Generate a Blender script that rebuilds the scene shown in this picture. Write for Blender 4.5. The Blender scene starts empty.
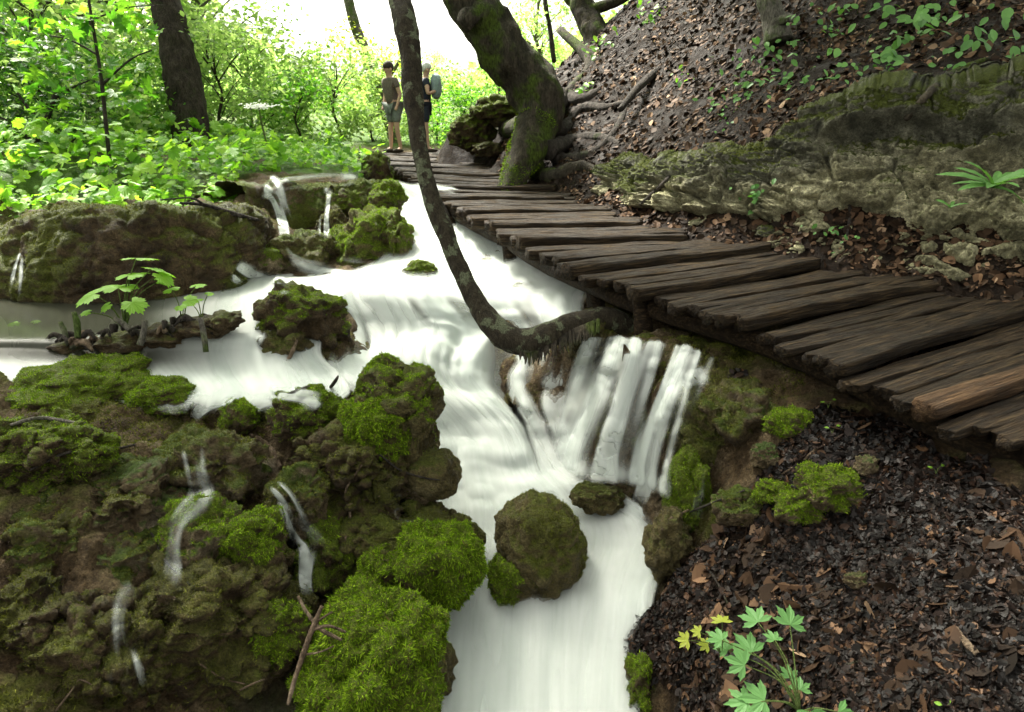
import bpy, math, random
import numpy as np
from mathutils import Vector, Matrix

rng = np.random.default_rng(11)
random.seed(11)
PI = math.pi
W, H, FPX = 1024, 712, 692.0
TH = math.radians(19.0)
CZ = 2.7
CT, ST = math.cos(TH), math.sin(TH)
scene = bpy.context.scene
COL = scene.collection

# ------------------------------------------------------------------ geometry helpers
def P(px, py, t):
    u = (px - 512.0) / FPX; v = (py - 356.0) / FPX
    return np.array([t * u, t * (CT - v * ST), CZ + t * (-ST - v * CT)])
def D(py):
    return ST + (py - 356.0) / FPX * CT
def PZ(px, py, z):
    """point seen at a pixel, z metres relative to the eye"""
    return P(px, py, -z / D(py))

def _h(ix, iy, iz, s):
    n = (ix * 374761393 + iy * 668265263 + iz * 2147483647 + s * 1274126177) & 0xFFFFFFFF
    n = ((n ^ (n >> 13)) * 1274126177) & 0xFFFFFFFF
    n = (n ^ (n >> 16)) & 0xFFFFFFFF
    n = ((n * 2246822519) & 0xFFFFFFFF)
    return ((n ^ (n >> 15)) & 0xFFFFFF) / float(0xFFFFFF)
def vnoise(p, seed=0):
    p = np.asarray(p, dtype=float)
    i = np.floor(p).astype(np.int64); f = p - i
    f = f * f * f * (f * (f * 6 - 15) + 10)
    r = 0
    for dx in (0, 1):
        wx = f[..., 0] if dx else 1 - f[..., 0]
        for dy in (0, 1):
            wy = f[..., 1] if dy else 1 - f[..., 1]
            for dz in (0, 1):
                wz = f[..., 2] if dz else 1 - f[..., 2]
                r = r + wx * wy * wz * _h(i[..., 0] + dx, i[..., 1] + dy, i[..., 2] + dz, seed)
    return r * 2 - 1
def fbm(p, o=4, seed=0, gain=.5, lac=2.03):
    a, r, s = 1.0, 0, 0
    p = np.asarray(p, dtype=float)
    for k in range(o):
        r = r + a * vnoise(p, seed + k * 17); s += a; a *= gain; p = p * lac + 3.7
    return r / s
def ridged(p, o=4, seed=0):
    a, r, s = 1.0, 0, 0
    p = np.asarray(p, dtype=float)
    for k in range(o):
        r = r + a * (1 - 2 * np.abs(vnoise(p, seed + k * 13))); s += a; a *= .5; p = p * 2.1 + 1.3
    return r / s
def billow(p, o=3, seed=0):
    a, r, s = 1.0, 0, 0
    p = np.asarray(p, dtype=float)
    for k in range(o):
        r = r + a * np.sqrt(np.abs(vnoise(p, seed + k * 13))); s += a; a *= .5; p = p * 2.1 + 1.3
    return r / s * 2 - 1
def worley(p, seed=0):
    """cell noise: distance to nearest, gap to second nearest, random value of the cell"""
    p = np.asarray(p, dtype=float); i = np.floor(p).astype(np.int64)
    f1 = np.full(p.shape[:-1], 9.0); f2 = f1.copy(); cr = np.zeros(p.shape[:-1])
    for dx in (-1, 0, 1):
        for dy in (-1, 0, 1):
            for dz in (-1, 0, 1):
                a, b, c = i[..., 0] + dx, i[..., 1] + dy, i[..., 2] + dz
                q = np.stack([a + _h(a, b, c, seed), b + _h(a, b, c, seed + 1), c + _h(a, b, c, seed + 2)], -1)
                d = np.linalg.norm(q - p, axis=-1); r = _h(a, b, c, seed + 3)
                n_ = d < f1
                f2 = np.where(n_, f1, np.minimum(f2, d)); cr = np.where(n_, r, cr); f1 = np.where(n_, d, f1)
    return f1, f2 - f1, cr
def sstep(a, b, x):
    t = np.clip((x - a) / (b - a), 0, 1); return t * t * (3 - 2 * t)

def mesh_np(name, V, F, mats=(), smooth=True, attrs=None, uv=None):
    """F: list of int arrays (n,k)"""
    if not isinstance(F, (list, tuple)): F = [F]
    F = [f for f in F if len(f)]
    me = bpy.data.meshes.new(name)
    V = np.asarray(V, dtype=np.float32)
    me.vertices.add(len(V)); me.vertices.foreach_set('co', V.ravel())
    nl = sum(f.size for f in F); npoly = sum(len(f) for f in F)
    me.loops.add(nl)
    idx = np.concatenate([f.ravel() for f in F]).astype(np.int32)
    me.loops.foreach_set('vertex_index', idx)
    tot = np.concatenate([np.full(len(f), f.shape[1]) for f in F])
    st = np.concatenate([[0], np.cumsum(tot)[:-1]]).astype(np.int32)
    me.polygons.add(npoly); me.polygons.foreach_set('loop_start', st)
    me.polygons.foreach_set('use_smooth', np.full(npoly, smooth))
    me.update(calc_edges=True)
    for k, a in (attrs or {}).items():
        at = me.attributes.new(k, 'FLOAT', 'POINT'); at.data.foreach_set('value', np.asarray(a, dtype=np.float32))
    if uv is not None:
        ul = me.uv_layers.new(name='UVMap')
        ul.data.foreach_set('uv', np.asarray(uv, dtype=np.float32)[idx].ravel())
    for m in (mats if isinstance(mats, (list, tuple)) else (mats,)): me.materials.append(m)
    return me
def link(name, me, parent=None, loc=None, label=None, cat=None, group=None, kind=None):
    o = bpy.data.objects.new(name, me); COL.objects.link(o)
    if loc is not None: o.location = [float(a) for a in loc]
    if parent is not None: o.parent = parent
    if label: o['label'] = label
    if cat: o['category'] = cat
    if group: o['group'] = group
    if kind: o['kind'] = kind
    return o
def empty(name, loc, label, cat, group=None):
    return link(name, None, None, loc, label, cat, group)
def grid_faces(n, m):
    i = np.arange(n - 1)[:, None] * m + np.arange(m - 1)[None, :]
    return np.stack([i, i + 1, i + m + 1, i + m], -1).reshape(-1, 4)
def vnormals(V, F):
    N = np.zeros_like(V)
    for f in F:
        a, b, c = V[f[:, 0]], V[f[:, 1]], V[f[:, 2]]
        n = np.cross(b - a, c - a)
        for k in range(f.shape[1]): np.add.at(N, f[:, k], n)
    return N / (np.linalg.norm(N, axis=1, keepdims=True) + 1e-12)

def catmull(pts, n):
    pts = np.asarray(pts, float)
    p = np.vstack([2 * pts[0] - pts[1], pts, 2 * pts[-1] - pts[-2]])
    t = np.linspace(0, len(pts) - 1 - 1e-6, n); i = t.astype(int); f = (t - i)[:, None]
    a, b, c, d = p[i], p[i + 1], p[i + 2], p[i + 3]
    return .5 * ((2 * b) + (-a + c) * f + (2 * a - 5 * b + 4 * c - d) * f ** 2 + (-a + 3 * b - 3 * c + d) * f ** 3)

def tube(path, rad, seg=12, n=None, rough=0.0, nfreq=6.0, seed=0, cap=True, flute=0.0):
    """tapered tube along a path; returns V, [quads, tris]"""
    path = np.asarray(path, float); rad = np.asarray(rad, float)
    if n:
        both = catmull(np.column_stack([path, rad]), n); path, rad = both[:, :3], np.maximum(both[:, 3], 1e-4)
    n = len(path)
    T = np.gradient(path, axis=0); T /= np.linalg.norm(T, axis=1, keepdims=True) + 1e-12
    ref = np.array([0, 0, 1.0]) if abs(T[0][2]) < .9 else np.array([1.0, 0, 0])
    U = np.zeros_like(T); u = np.cross(ref, T[0]); u /= np.linalg.norm(u)
    for i in range(n):
        u = u - T[i] * u.dot(T[i]); u /= np.linalg.norm(u) + 1e-12; U[i] = u
    B = np.cross(T, U)
    a = np.linspace(0, 2 * PI, seg, endpoint=False)
    ring = U[:, None, :] * np.cos(a)[None, :, None] + B[:, None, :] * np.sin(a)[None, :, None]
    V = path[:, None, :] + ring * rad[:, None, None]
    if rough:
        V = V + ring * (rad[:, None, None] * rough * fbm(V * nfreq, 4, seed)[..., None] * 1.6)
    if flute:
        V = V + ring * (rad[:, None] * flute * np.sin(a * 5 + 2 * fbm(path * 2, 2, seed)[:, None]))[..., None]
    V = V.reshape(-1, 3)
    i = np.arange(n - 1)[:, None] * seg; j = np.arange(seg)[None, :]; k = (j + 1) % seg
    Q = np.stack([i + j, i + k, i + seg + k, i + seg + j], -1).reshape(-1, 4)
    F = [Q]
    if cap:
        V = np.vstack([V, path[0], path[-1]]); c0, c1 = len(V) - 2, len(V) - 1
        j = np.arange(seg); k = (j + 1) % seg; b = (n - 1) * seg
        F.append(np.vstack([np.stack([k, j, np.full(seg, c0)], -1), np.stack([b + j, b + k, np.full(seg, c1)], -1)]))
    return V, F
def join(parts):
    Vs, D_ = [], {}
    off = 0
    for V, F in parts:
        Vs.append(V)
        for f in F:
            if len(f): D_.setdefault(f.shape[1], []).append(f + off)
        off += len(V)
    return np.vstack(Vs), [np.vstack(x) for x in D_.values()]

_ico = {}
def ico(sub):
    if sub not in _ico:
        import bmesh
        bm = bmesh.new(); bmesh.ops.create_icosphere(bm, subdivisions=sub, radius=1)
        V = np.array([v.co[:] for v in bm.verts]); F = np.array([[v.index for v in f.verts] for f in bm.faces]); bm.free()
        V /= np.linalg.norm(V, axis=1, keepdims=True)
        _ico[sub] = (V, F)
    return _ico[sub]

def instance(tV, tF, pos, R, S, jitter=None):
    """copies of a template: pos (n,3) R (n,3,3) S (n,) or (n,3)"""
    n = len(pos); S = np.asarray(S)
    if S.ndim == 1: S = np.repeat(S[:, None], 3, 1)
    V = np.einsum('nij,nkj->nki', R, tV[None] * S[:, None, :]) + pos[:, None, :]
    if jitter is not None: V = V + jitter
    off = (np.arange(n) * len(tV))[:, None, None]
    return V.reshape(-1, 3), [(f[None] + off).reshape(-1, f.shape[1]) for f in tF]
def frames(N, ang):
    """rotation matrices: local z = N, x spun by ang"""
    N = N / (np.linalg.norm(N, axis=1, keepdims=True) + 1e-9)
    ref = np.where(np.abs(N[:, 2:3]) < .95, np.array([[0, 0, 1.0]]), np.array([[1.0, 0, 0]]))
    X = np.cross(ref, N); X /= np.linalg.norm(X, axis=1, keepdims=True); Y = np.cross(N, X)
    c, s = np.cos(ang)[:, None], np.sin(ang)[:, None]
    return np.stack([X * c + Y * s, -X * s + Y * c, N], -1)
def sample_mesh(V, F, n, wfun=None):
    T = np.vstack([f if f.shape[1] == 3 else np.vstack([f[:, [0, 1, 2]], f[:, [0, 2, 3]]]) for f in F])
    a, b, c = V[T[:, 0]], V[T[:, 1]], V[T[:, 2]]
    cr = np.cross(b - a, c - a); ar = np.linalg.norm(cr, axis=1); nr = cr / (ar[:, None] + 1e-12)
    w = ar.copy()
    if wfun is not None: w = w * wfun((a + b + c) / 3, nr, T)
    if w.sum() <= 0: return np.zeros((0, 3)), np.zeros((0, 3)), np.zeros(0, int)
    k = rng.choice(len(T), n, p=w / w.sum())
    r1 = np.sqrt(rng.random(n))[:, None]; r2 = rng.random(n)[:, None]
    return (1 - r1) * a[k] + r1 * (1 - r2) * b[k] + r1 * r2 * c[k], nr[k], T[k]

# leaf templates (x along the leaf, z up)
def outline_leaf(pts, fold=.15, droop=.15):
    """pts: half outline (x,y>=0) from base to tip; leaf folded on its midrib"""
    pts = np.asarray(pts, float); n = len(pts)
    mid = np.column_stack([pts[:, 0], np.zeros(n), -droop * pts[:, 0] ** 2])
    L = np.column_stack([pts[:, 0], pts[:, 1], fold * pts[:, 1] - droop * pts[:, 0] ** 2])
    Rr = L * [1, -1, 1]
    V = np.vstack([mid, L, Rr]); q = []
    for i in range(n - 1):
        q += [[i, i + 1, n + i + 1, n + i], [i + 1, i, 2 * n + i, 2 * n + i + 1]]
    return V, [np.array(q)]
LEAF_SIMPLE = outline_leaf([(0, .02), (.35, .3), (.7, .22), (1, .0)])
LEAF_OVAL = outline_leaf([(0, .01), (.15, .2), (.4, .31), (.7, .25), (.9, .1), (1, 0)])
LEAF_STRAP = outline_leaf([(0, .03), (.1, .08), (.3, .1), (.6, .12), (.85, .08), (1, 0)], .3, .5)
def palmate(lobes=5, depth=.45, teeth=.06, spread=1.9, fold=.1, droop=.2):
    """maple-like leaf as a fan with pointed lobes"""
    pts = []
    k = lobes * 6
    for i in range(k + 1):
        f = i / k; ang = (f - .5) * 2 * spread
        ph = (f * lobes) % 1.0
        lob = 1 - abs(ph - .5) * 2
        size = .62 + .38 * math.cos(ang * .75)
        r = size * (1 - depth + depth * lob ** .8) * (1 + teeth * (1 if i % 2 else -1))
        pts.append((.0 + r * math.cos(ang), r * math.sin(ang)))
    pts = np.array(pts)
    V = np.vstack([[0, 0, 0], np.column_stack([pts, -droop * (pts ** 2).sum(1) + fold * np.abs(pts[:, 1])])])
    F = np.array([[0, i + 1, i + 2] for i in range(k)])
    return V, [F]
LEAF_MAPLE = palmate()
LEAF_BUTTER = palmate(7, .2, .07, 2.6, .12, .3)
BLADE = (np.array([[-.12, 0, 0], [.12, 0, 0], [.07, .05, .6], [0, .2, 1.0]]), [np.array([[0, 1, 2], [0, 2, 3]])])

# ------------------------------------------------------------------ materials
def newmat(name):
    m = bpy.data.materials.new(name); m.use_nodes = True
    nt = m.node_tree; nt.nodes.clear()
    return m, nt
def N(nt, typ, **kw):
    n = nt.nodes.new(typ)
    for k, v in kw.items():
        if k.startswith('i_'):
            n.inputs[k[2:].replace('_', ' ')].default_value = v
        else: setattr(n, k, v)
    return n
def L(nt, a, b): nt.links.new(a, b)
def ramp(nt, fac, stops, interp='LINEAR'):
    r = nt.nodes.new('ShaderNodeValToRGB'); r.color_ramp.interpolation = interp
    el = r.color_ramp.elements
    while len(el) < len(stops): el.new(.5)
    for e, (p, c) in zip(el, stops):
        e.position = p; e.color = (c[0], c[1], c[2], 1) if isinstance(c, (tuple, list)) else (c, c, c, 1)
    L(nt, fac, r.inputs[0]); return r.outputs[0]
def noise(nt, scale, detail=4, rough=.55, coord=None, dim='3D', dist=0):
    n = nt.nodes.new('ShaderNodeTexNoise'); n.inputs['Scale'].default_value = scale
    n.inputs['Detail'].default_value = detail; n.inputs['Roughness'].default_value = rough; n.inputs['Distortion'].default_value = dist
    if coord is not None: L(nt, coord, n.inputs['Vector'])
    return n.outputs[0]
def mix(nt, fac, a, b, mode='MIX'):
    m = nt.nodes.new('ShaderNodeMix'); m.data_type = 'RGBA'; m.blend_type = mode
    for s, v in ((0, fac), (6, a), (7, b)):
        if hasattr(v, 'links') or hasattr(v, 'is_output'): L(nt, v, m.inputs[s])
        elif s == 0: m.inputs[0].default_value = v
        else: m.inputs[s].default_value = (v[0], v[1], v[2], 1)
    return m.outputs[2]
def math_(nt, op, a, b=None, clamp=False):
    m = nt.nodes.new('ShaderNodeMath'); m.operation = op; m.use_clamp = clamp
    for s, v in ((0, a), (1, b)):
        if v is None: continue
        if hasattr(v, 'is_output'): L(nt, v, m.inputs[s])
        else: m.inputs[s].default_value = v
    return m.outputs[0]
def geo_pos(nt): return nt.nodes.new('ShaderNodeNewGeometry').outputs['Position']
def texobj(nt): return nt.nodes.new('ShaderNodeTexCoord').outputs['Object']
def finish(nt, color, rough=.8, bump=None, strength=.5, dist=.01, spec=.3, **kw):
    p = nt.nodes.new('ShaderNodeBsdfPrincipled'); o = nt.nodes.new('ShaderNodeOutputMaterial')
    if hasattr(color, 'is_output'): L(nt, color, p.inputs['Base Color'])
    else: p.inputs['Base Color'].default_value = (*color, 1)
    if hasattr(rough, 'is_output'): L(nt, rough, p.inputs['Roughness'])
    else: p.inputs['Roughness'].default_value = rough
    p.inputs['Specular IOR Level'].default_value = spec
    if bump is not None:
        b = nt.nodes.new('ShaderNodeBump'); b.inputs['Strength'].default_value = strength; b.inputs['Distance'].default_value = dist
        L(nt, bump, b.inputs['Height']); L(nt, b.outputs[0], p.inputs['Normal'])
    L(nt, p.outputs[0], o.inputs[0])
    return p

def leaf_material(name, cols, rough=.5, trans=.45, tcol=None, spec=.35, emis=None):
    m, nt = newmat(name)
    g = nt.nodes.new('ShaderNodeNewGeometry')
    c = ramp(nt, g.outputs['Random Per Island'], cols)
    if name.startswith('litter'): c = mix(nt, 1.0, c, ramp(nt, noise(nt, 1.6, 3, .6, g.outputs['Position']), [(.35, .35), (.65, 1.35)]), 'MULTIPLY')
    p = nt.nodes.new('ShaderNodeBsdfPrincipled'); p.inputs['Roughness'].default_value = rough; p.inputs['Specular IOR Level'].default_value = spec
    L(nt, c, p.inputs['Base Color'])
    o = nt.nodes.new('ShaderNodeOutputMaterial')
    if trans > 0:
        t = nt.nodes.new('ShaderNodeBsdfTranslucent')
        tc = mix(nt, 1.0, c, tcol or (1.35, 1.45, .7), 'MULTIPLY'); L(nt, tc, t.inputs[0])
        ms = nt.nodes.new('ShaderNodeMixShader'); ms.inputs[0].default_value = trans
        L(nt, p.outputs[0], ms.inputs[1]); L(nt, t.outputs[0], ms.inputs[2]); L(nt, ms.outputs[0], o.inputs[0])
    else: L(nt, p.outputs[0], o.inputs[0])
    return m
M = {}
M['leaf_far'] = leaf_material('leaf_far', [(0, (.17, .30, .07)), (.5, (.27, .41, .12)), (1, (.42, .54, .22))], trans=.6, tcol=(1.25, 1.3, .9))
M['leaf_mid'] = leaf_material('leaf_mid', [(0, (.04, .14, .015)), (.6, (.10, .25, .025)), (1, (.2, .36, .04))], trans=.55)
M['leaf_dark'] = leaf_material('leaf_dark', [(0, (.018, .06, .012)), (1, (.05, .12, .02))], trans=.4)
M['leaf_ground'] = leaf_material('leaf_ground', [(0, (.07, .19, .015)), (.5, (.17, .36, .03)), (1, (.32, .5, .07))], trans=.5)
M['leaf_near'] = leaf_material('leaf_near', [(0, (.06, .16, .035)), (1, (.15, .32, .08))], trans=.35)
M['leaf_sapling'] = leaf_material('leaf_sapling', [(0, (.06, .17, .045)), (.7, (.11, .25, .07)), (1, (.2, .36, .05))], trans=.3)
M['leaf_yellow'] = leaf_material('leaf_yellow', [(0, (.22, .3, .03)), (1, (.4, .42, .06))], trans=.5)
M['moss'] = leaf_material('moss', [(0, (.10, .075, .03)), (.05, (.09, .06, .02)), (.07, (.045, .09, .004)), (.5, (.115, .20, .008)), (1, (.25, .37, .02))], rough=.8, trans=.25, spec=.1)
M['moss_dark'] = leaf_material('moss_dark', [(0, (.035, .042, .007)), (.6, (.09, .10, .014)), (1, (.17, .18, .03))], rough=.85, trans=.2, spec=.1)
M['litter'] = leaf_material('litter', [(0, (.012, .007, .0035)), (.5, (.034, .019, .010)), (.8, (.075, .041, .022)), (.95, (.15, .088, .05)), (1, (.26, .175, .11))], rough=.7, trans=0, spec=.12)
M['litter_wet'] = leaf_material('litter_wet', [(0, (.003, .002, .0015)), (.5, (.007, .0045, .0032)), (.85, (.018, .010, .007)), (.965, (.045, .024, .015)), (1, (.13, .07, .035))], rough=.5, trans=0, spec=.14)

def mat_rock(name, c0, c1, c2, mosscol=(.05, .085, .01), moss_lo=.2, moss_hi=.55, scale=1.0, rough=.75, use_attr=False):
    m, nt = newmat(name)
    pos = geo_pos(nt)
    n1 = noise(nt, 5 * scale, 8, .65, pos); n2 = noise(nt, 28 * scale, 8, .7, pos); n3 = noise(nt, 1.7 * scale, 3, .5, pos)
    col = ramp(nt, n1, [(.3, c0), (.52, c1), (.72, c2)])
    col = mix(nt, .75, col, ramp(nt, n2, [(.3, .35), (.65, 1.25)]), 'MULTIPLY')
    g = nt.nodes.new('ShaderNodeNewGeometry'); sep = nt.nodes.new('ShaderNodeSeparateXYZ'); L(nt, g.outputs['Normal'], sep.inputs[0])
    k = math_(nt, 'ADD', math_(nt, 'MULTIPLY', sep.outputs[2], .55), math_(nt, 'MULTIPLY', math_(nt, 'SUBTRACT', n1, .5), 1.6))
    k = math_(nt, 'ADD', k, math_(nt, 'MULTIPLY', math_(nt, 'SUBTRACT', n3, .5), 1.0))
    if use_attr:
        ba = nt.nodes.new('ShaderNodeAttribute'); ba.attribute_name = 'bare'
        k = math_(nt, 'SUBTRACT', k, math_(nt, 'MULTIPLY', ba.outputs['Fac'], .42))
        col = mix(nt, ba.outputs['Fac'], col, mix(nt, 1.0, col, (2.3, 2.2, 1.85), 'MULTIPLY'))
    mk = nt.nodes.new('ShaderNodeMapRange'); mk.interpolation_type = 'SMOOTHSTEP'
    mk.inputs['From Min'].default_value = moss_lo; mk.inputs['From Max'].default_value = moss_hi
    L(nt, k, mk.inputs[0])
    mc = mix(nt, n2, tuple(a * .4 for a in mosscol), tuple(a * 1.5 for a in mosscol))
    col = mix(nt, mk.outputs[0], col, mc)
    am = nt.nodes.new('ShaderNodeAttribute'); am.attribute_name = 'mossy'
    col = mix(nt, am.outputs['Fac'], col, mix(nt, n2, (.03, .045, .003), (.15, .19, .010)))
    n4 = noise(nt, 90 * scale, 5, .7, pos)
    col = mix(nt, .8, col, ramp(nt, n4, [(.32, .35), (.5, 1.0), (.68, 1.6)]), 'MULTIPLY')
    b = math_(nt, 'ADD', math_(nt, 'MULTIPLY', n2, 1.0), math_(nt, 'MULTIPLY', n4, .6))
    finish(nt, col, ramp(nt, n1, [(.35, rough - .3), (.6, rough + .15)]), b, 1.0, .07, .25)
    return m
M['rock'] = mat_rock('rock', (.04, .026, .012), (.15, .108, .055), (.38, .31, .20))
M['rock_dark'] = mat_rock('rock_dark', (.022, .014, .006), (.085, .056, .025), (.20, .145, .075), (.07, .085, .008), .35, .85)
M['rock_olive'] = mat_rock('rock_olive', (.05, .038, .014), (.125, .10, .035), (.24, .20, .10), (.08, .095, .010), .15, .7)
M['cliff'] = mat_rock('cliff', (.03, .03, .018), (.19, .185, .13), (.52, .51, .39), (.065, .08, .008), .06, .36, .8, use_attr=True)

def mat_ground():
    m, nt = newmat('ground_soil_and_tufa')
    pos = geo_pos(nt)
    lit = nt.nodes.new('ShaderNodeAttribute'); lit.attribute_name = 'litter'
    far = nt.nodes.new('ShaderNodeAttribute'); far.attribute_name = 'green'
    n1 = noise(nt, 5, 8, .65, pos); n2 = noise(nt, 30, 8, .7, pos); n3 = noise(nt, 1.4, 3, .5, pos); n4 = noise(nt, 90, 5, .7, pos)
    col = ramp(nt, n1, [(.3, (.03, .018, .009)), (.46, (.095, .064, .032)), (.6, (.18, .135, .08)), (.74, (.4, .34, .25))])
    col = mix(nt, .8, col, ramp(nt, n2, [(.3, .3), (.65, 1.3)]), 'MULTIPLY')
    g = nt.nodes.new('ShaderNodeNewGeometry'); sep = nt.nodes.new('ShaderNodeSeparateXYZ'); L(nt, g.outputs['Normal'], sep.inputs[0])
    k = math_(nt, 'ADD', math_(nt, 'MULTIPLY', sep.outputs[2], .5), math_(nt, 'MULTIPLY', math_(nt, 'SUBTRACT', n1, .5), 1.2))
    k = math_(nt, 'ADD', k, math_(nt, 'MULTIPLY', math_(nt, 'SUBTRACT', n3, .5), 1.8))
    mk = nt.nodes.new('ShaderNodeMapRange'); mk.interpolation_type = 'SMOOTHSTEP'
    mk.inputs['From Min'].default_value = .32; mk.inputs['From Max'].default_value = .8; L(nt, k, mk.inputs[0])
    col = mix(nt, mk.outputs[0], col, mix(nt, n2, (.022, .028, .004), (.11, .125, .014)))
    soil = ramp(nt, n2, [(.25, (.004, .0025, .0015)), (.5, (.014, .008, .0045)), (.8, (.045, .026, .015))])
    col = mix(nt, lit.outputs['Fac'], col, soil)
    col = mix(nt, far.outputs['Fac'], col, ramp(nt, n1, [(.3, (.04, .09, .015)), (.7, (.12, .22, .03))]))
    col = mix(nt, .8, col, ramp(nt, n4, [(.32, .35), (.5, 1.0), (.68, 1.6)]), 'MULTIPLY')
    b = math_(nt, 'ADD', n2, math_(nt, 'MULTIPLY', n4, .6))
    finish(nt, col, ramp(nt, n1, [(.35, .5), (.6, .95)]), b, 1.0, .07, .12)
    return m
M['ground'] = mat_ground()

def mat_bark(name, c0, c1, c2, mosscol=None, lo=.5, hi=.62, sc=14, mx=1.0):
    m, nt = newmat(name)
    tc = geo_pos(nt); mp = N(nt, 'ShaderNodeMapping'); mp.inputs['Scale'].default_value = (1, 1, .3); L(nt, tc, mp.inputs[0])
    n1 = noise(nt, sc, 8, .7, mp.outputs[0]); n2 = noise(nt, sc * .3, 4, .6, tc); n3 = noise(nt, sc * 5, 4, .6, mp.outputs[0])
    col = ramp(nt, n1, [(.3, c0), (.5, c1), (.7, c2)])
    if mosscol:
        f = ramp(nt, n2, [(lo, 0.0), (hi, mx)])
        col = mix(nt, f, col, mix(nt, n3, tuple(a * .5 for a in mosscol), tuple(a * 1.5 for a in mosscol)))
    col = mix(nt, .8, col, ramp(nt, n3, [(.3, .3), (.5, 1.0), (.7, 1.6)]), 'MULTIPLY')
    finish(nt, col, .9, math_(nt, 'ADD', n1, math_(nt, 'MULTIPLY', n3, .5)), 1.0, .06, .2)
    return m
M['bark_dark'] = mat_bark('bark_dark', (.012, .009, .007), (.035, .027, .021), (.075, .06, .048), (.03, .04, .012), .55, .7)
M['bark_moss'] = mat_bark('bark_moss', (.014, .012, .008), (.035, .029, .02), (.08, .065, .045), (.045, .065, .008), .5, .62, 10)
M['bark_lichen'] = mat_bark('bark_lichen', (.012, .009, .006), (.038, .03, .018), (.07, .06, .035), (.15, .17, .10), .54, .6, 34, .75)
M['bark_grey'] = mat_bark('bark_grey', (.05, .045, .035), (.12, .11, .09), (.2, .18, .15), (.06, .09, .02), .5, .65)
M['root'] = mat_bark('root', (.012, .010, .008), (.04, .033, .027), (.085, .07, .06), (.03, .04, .01), .58, .7, 16)
M['twig'] = mat_bark('twig', (.06, .04, .025), (.14, .10, .065), (.25, .19, .13))
M['stem'] = mat_bark('stem', (.05, .09, .02), (.09, .13, .03), (.12, .16, .05))

def mat_wood(name, c0, c1, c2):
    m, nt = newmat(name)
    tc = texobj(nt); oi = nt.nodes.new('ShaderNodeObjectInfo')
    ad = nt.nodes.new('ShaderNodeVectorMath'); ad.operation = 'ADD'; L(nt, tc, ad.inputs[0])
    cb = nt.nodes.new('ShaderNodeCombineXYZ')
    for i in range(3): L(nt, math_(nt, 'MULTIPLY', oi.outputs['Random'], 37.0 + i), cb.inputs[i])
    L(nt, cb.outputs[0], ad.inputs[1])
    mp = N(nt, 'ShaderNodeMapping'); mp.inputs['Scale'].default_value = (.06, 1, 1); L(nt, ad.outputs[0], mp.inputs[0])
    n1 = noise(nt, 60, 6, .65, mp.outputs[0], dist=.6); n2 = noise(nt, 5, 4, .6, ad.outputs[0]); n3 = noise(nt, 160, 3, .6, mp.outputs[0])
    col = ramp(nt, n1, [(.3, c0), (.5, c1), (.72, c2)])
    col = mix(nt, .7, col, ramp(nt, n2, [(.3, .45), (.7, 1.3)]), 'MULTIPLY')
    col = mix(nt, .6, col, ramp(nt, oi.outputs['Random'], [(0, .65), (1, 1.3)]), 'MULTIPLY')
    b = math_(nt, 'ADD', n1, math_(nt, 'MULTIPLY', n3, .4))
    finish(nt, col, ramp(nt, n2, [(.3, .5), (.7, .9)]), b, 1.0, .03, .15)
    return m
M['wood'] = mat_wood('wood', (.003, .002, .001), (.02, .0125, .006), (.08, .053, .026))
M['wood_brown'] = mat_wood('wood_brown', (.015, .009, .005), (.07, .04, .02), (.15, .09, .045))

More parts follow.
